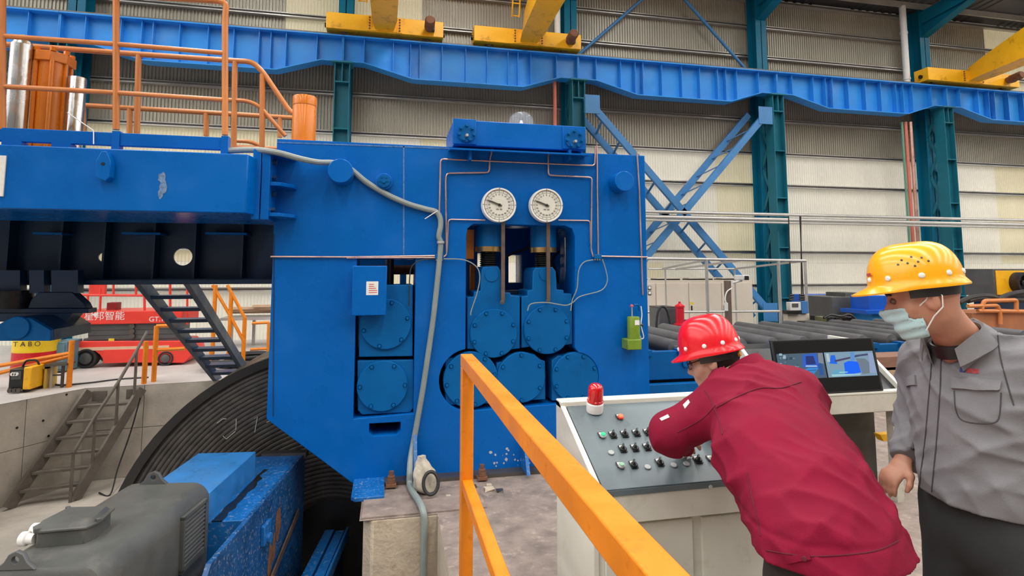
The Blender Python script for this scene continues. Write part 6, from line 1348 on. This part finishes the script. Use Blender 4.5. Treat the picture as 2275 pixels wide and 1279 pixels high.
def jak(p):
    d = smin(smin(smin(tors(p), la(p), .045), ra(p), .045), coll(p), .04)
    d = d+folds(p, [(tx*55+wv*25, .4, .011, (3, 5, 2)), (tx*42-wv*34, 1.9, .010, (5, -3, 4)), (tx*85+wv*60, 3.0, .006, (-5, 4, 6)), (A(30, 50, -80), .8, .006, (7, 2, 5)), (wv*60+tx*20, 4.4, .006, (4, -5, 3))])
    hem = .872-p[:, 2]; cuff = (p-(Lw+nrm(Lw-Le)*.004))@nrm(Lw-Le)
    near = np.linalg.norm(p-Lw, axis=1) < .13; d = np.maximum(d, np.where(near, cuff, -1)); nr = np.linalg.norm(p-Rw, axis=1) < .13; d = np.maximum(d, np.where(nr, (p-(Rw+nrm(Rw-Re)*.004))@nrm(Rw-Re), -1))
    ntop = (p-A(1.44, 2.125, 1.285))@nrm(A(-.25, .62, .75)); d = np.maximum(d, np.where(np.linalg.norm(p-A(1.44, 2.12, 1.28), axis=1) < .14, ntop, -1))
    band = np.exp(-((hem+.075)/.006)**2); return np.maximum(d+band*.004, hem)
jk = sdf_obj('jacket', jak, (.95, 1.22, .70), (1.92, 2.62, 1.42), .007, M_MAROON, rp, 1)
hipL, hipR = A(1.215, 1.53, .78), A(1.415, 1.54, .78)
trs = union([cap(A(1.298, 1.525, .86), A(1.30, 1.525, .78), .18, .185, A(0, 1, .0), .72), cap(hipL, A(1.19, 1.52, .47), .105, .085), cap(A(1.19, 1.52, .47), A(1.18, 1.44, .07), .085, .075), cap(hipR, A(1.45, 1.55, .47), .105, .085), cap(A(1.45, 1.55, .47), A(1.46, 1.46, .07), .085, .075)], .05)
sdf_obj('trousers', lambda p: np.maximum(trs(p)+folds(p, [((20, 25, 60), .3, .004, (7, 8, 5)), ((-40, 18, 30), 1.1, .003, (9, -5, 7))]), .045-p[:, 2]), (.95, 1.15, 0), (1.7, 1.9, 1.12), .010, M_TROB, rp, 1)
hd, rT, rbase = head_sdf(rc_, rR, rneck)
skin = [hd]+[cap(rneck, A(1.45, 2.0, 1.15), .06, .10), cap(A(1.45, 2.0, 1.15), A(1.33, 1.62, .95), .11, .10), cap(A(1.33, 1.62, .95), A(1.315, 1.535, .84), .10, .09), cap(A(1.45, 2.0, 1.16), Ls, .05, .045), cap(A(1.45, 2.0, 1.16), Rs, .05, .045), cap(Ls, Le, .045, .04), cap(Le, Lw, .04, .028), cap(Rs, Re, .045, .04), cap(Re, Rw, .04, .028), cap(hipL, A(1.19, 1.52, .47), .07, .055), cap(A(1.19, 1.52, .47), A(1.18, 1.44, .09), .055, .04), cap(hipR, A(1.45, 1.55, .47), .07, .055), cap(A(1.45, 1.55, .47), A(1.46, 1.46, .09), .055, .04), cap(A(1.315, 1.535, .84), hipL, .07, .07), cap(A(1.315, 1.535, .84), hipR, .07, .07)]
hl = union(hand_prims(Lw, nrm(A(.55, .75, -.38)), A(-.2, .3, .9), 1, .45), .008); hr_ = union(hand_prims(Rw, nrm(A(-.5, .8, -.35)), A(.2, .2, .9), -1, .45), .008)
def body_r(p):
    d = skin[0](p)
    for g in skin[1:]: d = smin(d, g(p), .02)
    return smin(smin(d, hl(p), .012), hr_(p), .012)
bo = sdf_obj('body', body_r, (.98, 1.3, .03), (1.85, 2.72, 1.46), .0055, M_SKINL, rp, 1)
Rl = rR
def hair_r(p):
    d = rbase(p); q_ = (p-rc_)@Rl.T; cut = np.maximum(q_[:, 0]-.045+.25*np.maximum(q_[:, 2], 0)-.35*np.minimum(0, q_[:, 2]+.02), -(q_[:, 2]+.072-.25*np.minimum(q_[:, 0], 0))); cut = np.maximum(cut, np.where((np.abs(q_[:, 1]) > .058) & (q_[:, 2] < .03), q_[:, 0]+.028, -1)); return np.maximum(np.maximum(d-.012, -(d+.01)), cut)
sdf_obj('hair', hair_r, rc_-.16, rc_+.16, .005, M_HAIR, rp, 2)
eyes(rp, rT)
hel, hpt = helmet(rp, rT(-.004, 0, .036), frame(rR[0]+rR[2]*.10, rR[2]), M_HRED, .130, .126, .110, .150, True, .040)
kn = rT(-.118, 0, .0); MB().lathe([(0, .012), (.012, .010), (.013, 0)], rT(-.112, .012, -.002), Vector(rT(-1, .1, 0))-Vector(rT(0, 0, 0)), 14).build('helmet_knob', mat('knob_orange', (.75, .35, .03), .4, var=0), hel)
gl = MB()
for s in (-1, 1):
    gl.tube([Vector(rT(.098-.006*abs(math.cos(a)), s*.033+.024*math.cos(a), .004+.019*math.sin(a))) for a in np.linspace(0, 2*math.pi, 20)[:-1]], .0018, 5, True); gl.tube([Vector(rT(.092, s*.057, .01)), Vector(rT(.04, s*.076, .014)), Vector(rT(-.02, s*.082, .012))], .0018, 5)
gl.tube([Vector(rT(.098, -.009, .008)), Vector(rT(.103, 0, .011)), Vector(rT(.098, .009, .008))], .0018, 5); gl.build('glasses', M_BLACK, rp)
cb = bvh_of([jk])
on_cloth(cb, [(1592, 905), (1640, 880), (1690, 862), (1735, 862), (1780, 848)], .0022, 'yoke_seam', M_MARD, rp); on_cloth(cb, [(1565, 865), (1580, 890), (1597, 930), (1605, 965)], .002, 'sleeve_seam', M_MARD, rp)
on_cloth(cb, [(1660, 1050), (1668, 1090), (1680, 1140), (1690, 1190)], .0018, 'side_seam', M_MARD, rp); on_cloth(cb, [(1702, 1222), (1790, 1235), (1880, 1232), (1950, 1222), (1996, 1200)], .0018, 'hem_seam', M_MARD, rp)
on_cloth(cb, [(1505, 960), (1560, 930), (1590, 900)], .0015, 'sleeve_fold_seam', M_MARD, rp)
patch(cb, [(1745, 1236), (1795, 1228), (1803, 1242), (1750, 1250)], 'hem_tab', M_MAROON, rp, .006, 8, 3)
h_, n_ = hit(cb, 1788, 1240)
if h_: MB().lathe([(0, .004), (.006, .003), (.007, 0)], h_+n_*.007, n_, 12).build('button', M_MARD, rp)
patch(cb, [(1518, 900), (1530, 888), (1533, 894), (1522, 908)], 'sleeve_badge', M_LABEL, rp, .003, 5, 3); patch(cb, [(1466, 930), (1484, 921), (1488, 927), (1470, 935)], 'sleeve_badge', M_LABEL, rp, .003, 5, 3)
for x, y in ((1.18, 1.42), (1.46, 1.44)): MB().loft([[(x+.05*math.cos(a)*k, y+.06+(.13 if math.sin(a) > 0 else .08)*math.sin(a)*k, z) for a in np.linspace(0, 2*math.pi, 17)[:-1]] for z, k in ((0, .95), (.02, 1), (.05, .95), (.085, .7), (.11, .5))]).build('shoe', M_SHOE, rp, smooth=60)
# ---------------------------------------------------------------- the man in the grey jacket
gp = thing('person', 'person in grey jacket, yellow hard hat and pale blue face mask', 'person', (1.98, 1.6, 0))
gc, gR = A(1.735, 1.56, 1.607), frame(A(-.70, .66, -.26)); gneck = A(1.868, 1.565, 1.475)
gL, gRt = A(2.005, 1.415, 1.385), A(1.945, 1.745, 1.375); gRe, gRw = A(2.01, 1.865, 1.12), A(1.878, 1.805, 1.005); gLe, gLw = A(2.16, 1.30, 1.15), A(2.10, 1.33, .92)
gt = union([cap(A(1.985, 1.60, .985), A(1.975, 1.59, 1.25), .222, .212, A(1, 0, 0), .74), cap(A(1.935, 1.60, 1.02), A(1.93, 1.59, 1.24), .15, .15, A(1, 0, 0), .9), cap(gL, gRt, .078, .078), cap(A(1.975, 1.58, 1.36), A(1.91, 1.57, 1.45), .13, .085)], .07)
ga = union([cap(gL, gLe, .082, .072), cap(gLe, gLw, .07, .052)], .03); gb2 = union([cap(gRt, gRe, .082, .070), cap(gRe, gRw, .068, .050)], .03)
def gjak(p):
    d = smin(smin(gt(p), ga(p), .045), gb2(p), .045)
    d = d+folds(p, [((8, 30, 55), .2, .012, (4, 5, 3)), ((-10, -38, 60), 1.4, .011, (5, -4, 5)), ((30, 45, 90), 2.2, .006, (-6, 6, 4)), ((20, -70, 30), 3.3, .007, (4, 7, 3)), ((15, 60, 20), 5.1, .006, (3, -6, 5))])
    hem = .935-p[:, 2]+.05*(p[:, 1]-1.6); d = np.maximum(d, hem); dr = nrm(gRw-gRe); d = np.maximum(d, np.where(np.linalg.norm(p-gRw, axis=1) < .12, (p-(gRw+dr*.005))@dr, -1)); dl = nrm(gLw-gLe); d = np.maximum(d, np.where(np.linalg.norm(p-gLw, axis=1) < .12, (p-(gLw+dl*.005))@dl, -1))
    vneck = cap(A(1.86, 1.565, 1.50), A(1.80, 1.565, 1.40), .075, .03); return np.maximum(d, -vneck(p))
gj = sdf_obj('jacket', gjak, (1.62, 1.05, .84), (2.36, 2.1, 1.60), .0065, M_GCLOTH, gp, 1)
gtr = union([cap(A(1.985, 1.6, .90), A(1.985, 1.6, .86), .185, .19, A(1, 0, 0), .75), cap(A(1.98, 1.70, .90), A(1.95, 1.72, .48), .105, .082), cap(A(1.95, 1.72, .48), A(1.99, 1.73, .07), .082, .075), cap(A(2.0, 1.50, .90), A(1.99, 1.46, .48), .105, .082), cap(A(1.99, 1.46, .48), A(2.04, 1.45, .07), .082, .075)], .05)
sdf_obj('trousers', lambda p: np.maximum(gtr(p)+folds(p, [((20, 25, 60), .3, .004, (7, 8, 5)), ((-40, 18, 30), 1.1, .003, (9, -5, 7))]), .045-p[:, 2]), (1.65, 1.15, 0), (2.35, 2.0, 1.2), .010, M_TROU, gp, 1)
hd2, gT, gbase = head_sdf(gc, gR, gneck)
gh = union(hand_prims(gRw, nrm(A(-.78, -.05, -.62)), A(-.62, -.12, .78), -1, .5, .95), .008); gh2 = union(hand_prims(gLw, nrm(A(-.2, .1, -.97)), A(.3, -.9, 0), 1, .4), .008)
sk2 = [cap(gneck, A(1.97, 1.59, 1.3), .06, .11), cap(A(1.97, 1.59, 1.3), A(1.985, 1.6, .95), .11, .12), cap(A(1.97, 1.59, 1.36), gL, .05, .045), cap(A(1.97, 1.59, 1.36), gRt, .05, .045), cap(gL, gLe, .045, .04), cap(gLe, gLw, .04, .028), cap(gRt, gRe, .045, .04), cap(gRe, gRw, .04, .028), cap(A(1.98, 1.68, .88), A(1.95, 1.72, .48), .06, .05), cap(A(1.95, 1.72, .48), A(1.99, 1.73, .09), .05, .04), cap(A(1.985, 1.6, .95), A(1.98, 1.68, .88), .08, .06), cap(A(1.985, 1.6, .95), A(2.0, 1.52, .88), .08, .06), cap(A(2.0, 1.52, .88), A(1.99, 1.46, .48), .06, .05), cap(A(1.99, 1.46, .48), A(2.04, 1.45, .09), .055, .04)]
def body_g(p):
    d = hd2(p)
    for g in sk2: d = smin(d, g(p), .02)
    return smin(smin(d, gh(p), .012), gh2(p), .012)
gbo = sdf_obj('body', body_g, (1.55, 1.15, .03), (2.32, 2.05, 1.76), .0055, M_SKIN, gp, 1)
def gmask(p):
    d = rb2(p); q_ = (p-gc)@gR.T; pl = .0022*np.sin(q_[:, 2]*190+q_[:, 0]*20); box_ = np.maximum(np.maximum(.022-q_[:, 0], q_[:, 2]+.014), -(q_[:, 2]+.122)); box_ = np.maximum(box_, np.abs(q_[:, 1])-.066); return np.maximum(np.abs(d-.009+pl)-.0028, box_)
nose2 = cap(gT(.088, 0, .012), gT(.112, 0, -.03), .009, .012)
def rb2(p): return smin(gbase(p), nose2(p), .028)
mk = sdf_obj('face_mask', gmask, gc-.17, gc+.17, .0034, M_MASK, gp, 1)
for s in (1, -1):
    lp = MB(); lp.tube([Vector(gT(.026, s*.064, -.022)), Vector(gT(.0, s*.081, -.004)), Vector(gT(-.026, s*.087, .028)), Vector(gT(-.045, s*.084, .0)), Vector(gT(-.036, s*.082, -.034)), Vector(gT(-.005, s*.076, -.058)), Vector(gT(.028, s*.058, -.098))], .0022, 6); lp.build('ear_loop', M_LABEL, mk)
eyes(gp, gT)
for s in (1, -1): MB().tube([Vector(gT(.094, s*.016, .030)), Vector(gT(.096, s*.032, .035)), Vector(gT(.086, s*.050, .031))], .0038, 6).build('eyebrow', M_HAIR, gp)
def hair_g(p):
    d = gbase(p); q_ = (p-gc)@gR.T; cut = np.maximum(np.maximum(q_[:, 0]-.03, -(q_[:, 2]-.012+.5*np.minimum(0, q_[:, 0]+.03))), -1); return np.maximum(np.maximum(d-.003, -(d+.008)), cut)
sdf_obj('hair', hair_g, gc-.16, gc+.16, .005, mat('shaved_hair', (.09, .055, .042), .7, var=.2, vscale=60), gp, 2)
ghel, gpt = helmet(gp, gT(.004, 0, .046), frame(gR[0]+gR[2]*.14, gR[2]), M_HYEL, .138, .134, .112, .138, True, .048)
for k, (a, z) in enumerate(((75, .085), (88, .092), (101, .086), (82, .073), (95, .074), (108, .073), (70, .072), (90, .062))):
    t_ = math.asin(min(1, (z-.012)/.126)); p = gpt(math.radians(a), math.cos(t_)**.62, z); d = (p-Vector(gT(.004, 0, .046))).normalized(); MB().lathe([(0, .0012), (.0034, .0012), (.0034, -.002)], p, d, 10).build('vent_hole', M_BLACK, ghel)
p = gpt(math.radians(22), 1.0, .048); d = (p-Vector(gT(.004, 0, .06))).normalized(); sd_ = Vector(gR[2]).cross(d).normalized(); MB().obox(p, .034, .0012, .010, sd_, d, Vector(gR[2])).build('helmet_print', M_REDINK, ghel)
# folded collar
def collar(par, c, up, fwd, m, r=.078, ry=1.0, a0=38, rings_=None, name='collar'):
    c = Vector(c); up = Vector(up).normalized(); f = Vector(fwd); f = (f-up*f.dot(up)).normalized(); s = up.cross(f); rg = []
    pr = rings_ or [(.98, -.03), (.93, .03), (.95, .045), (1.04, .05), (1.16, .018), (1.28, -.012), (1.24, -.016), (1.13, .012), (1.03, .036)]
    N = 40
    for j in range(N+1):
        a = math.radians(a0+(360-2*a0)*j/N); e = max(0, math.cos(a))**2
        rg.append([c+f*(r*k*math.cos(a))+s*(r*k*ry*math.sin(a))+up*(z-(.04*e if k > 1.1 else .055*e)) for k, z in pr])
    return MB().loft(rg).build(name, m, par, smooth=50)
collar(gp, (1.862, 1.565, 1.455), (-.35, 0, .94), (-1, 0, 0), M_GCLOTH, .086, 1.0)
MB().lathe([(.062, -.03), (.068, -.03), (.064, .012), (.058, .012)], (1.852, 1.565, 1.455), (-.35, 0, .94), 24, False).build('undershirt', M_BLACK, gp)
collar(rp, (1.448, 2.105, 1.272), (-.25, .62, .75), (-.4, .9, -.3), M_MAROON, .080, 1.0, 25, [(1.0, -.03), (.97, .035), (.99, .045), (1.06, .045), (1.13, .01), (1.19, -.028), (1.10, -.03)])
gv = bvh_of([gj])
patch(gv, [(2118, 838), (2224, 846), (2220, 868), (2116, 864)], 'pocket_flap', M_GCLOTH, gp, .013, 14, 5); patch(gv, [(2012, 838), (2036, 834), (2038, 856), (2014, 858)], 'pocket_flap', M_GCLOTH, gp, .008, 6, 4)
on_cloth(gv, [(2120, 868), (2124, 910), (2140, 934), (2190, 940), (2218, 930), (2224, 872)], .0018, 'pocket_seam', M_GCLD, gp)
on_cloth(gv, [(2072, 765), (2068, 830), (2062, 900), (2055, 980), (2045, 1060), (2042, 1110)], .002, 'placket_seam', M_GCLD, gp); on_cloth(gv, [(2092, 770), (2090, 840), (2086, 910), (2080, 990), (2072, 1070), (2068, 1125)], .002, 'placket_seam', M_GCLD, gp)
on_cloth(gv, [(2040, 1112), (2100, 1130), (2180, 1152), (2270, 1165)], .002, 'hem_seam', M_GCLD, gp); on_cloth(gv, [(2215, 730), (2222, 790), (2240, 860), (2252, 900)], .002, 'armhole_seam', M_GCLD, gp)
patch(gv, [(2133, 816), (2145, 817), (2144, 827), (2132, 826)], 'chest_logo_blue', mat('logo_blue', (.04, .06, .22), .8, var=.3, vscale=80), gp, .0025, 4, 3); patch(gv, [(2148, 818), (2175, 820), (2174, 830), (2147, 828)], 'chest_logo_red', mat('logo_red', (.42, .06, .07), .8, var=.4, vscale=120), gp, .0025, 6, 3)
for u, v in ((2071, 768), (2028, 997)):
    h_, n_ = hit(gv, u, v)
    if h_: MB().lathe([(0, .004), (.005, .003), (.006, 0)], h_, n_, 12).build('snap_button', M_GALV if v < 900 else M_BLACK, gp)
for x, y in ((1.95, 1.73), (2.0, 1.45)): MB().loft([[(x+(-.16 if math.cos(a) < 0 else .09)*abs(math.cos(a))*k, y+.05*math.sin(a)*k, z) for a in np.linspace(0, 2*math.pi, 17)[:-1]] for z, k in ((0, .95), (.02, 1), (.05, .95), (.085, .7), (.11, .5))]).build('shoe', M_SHOE, gp, smooth=60)
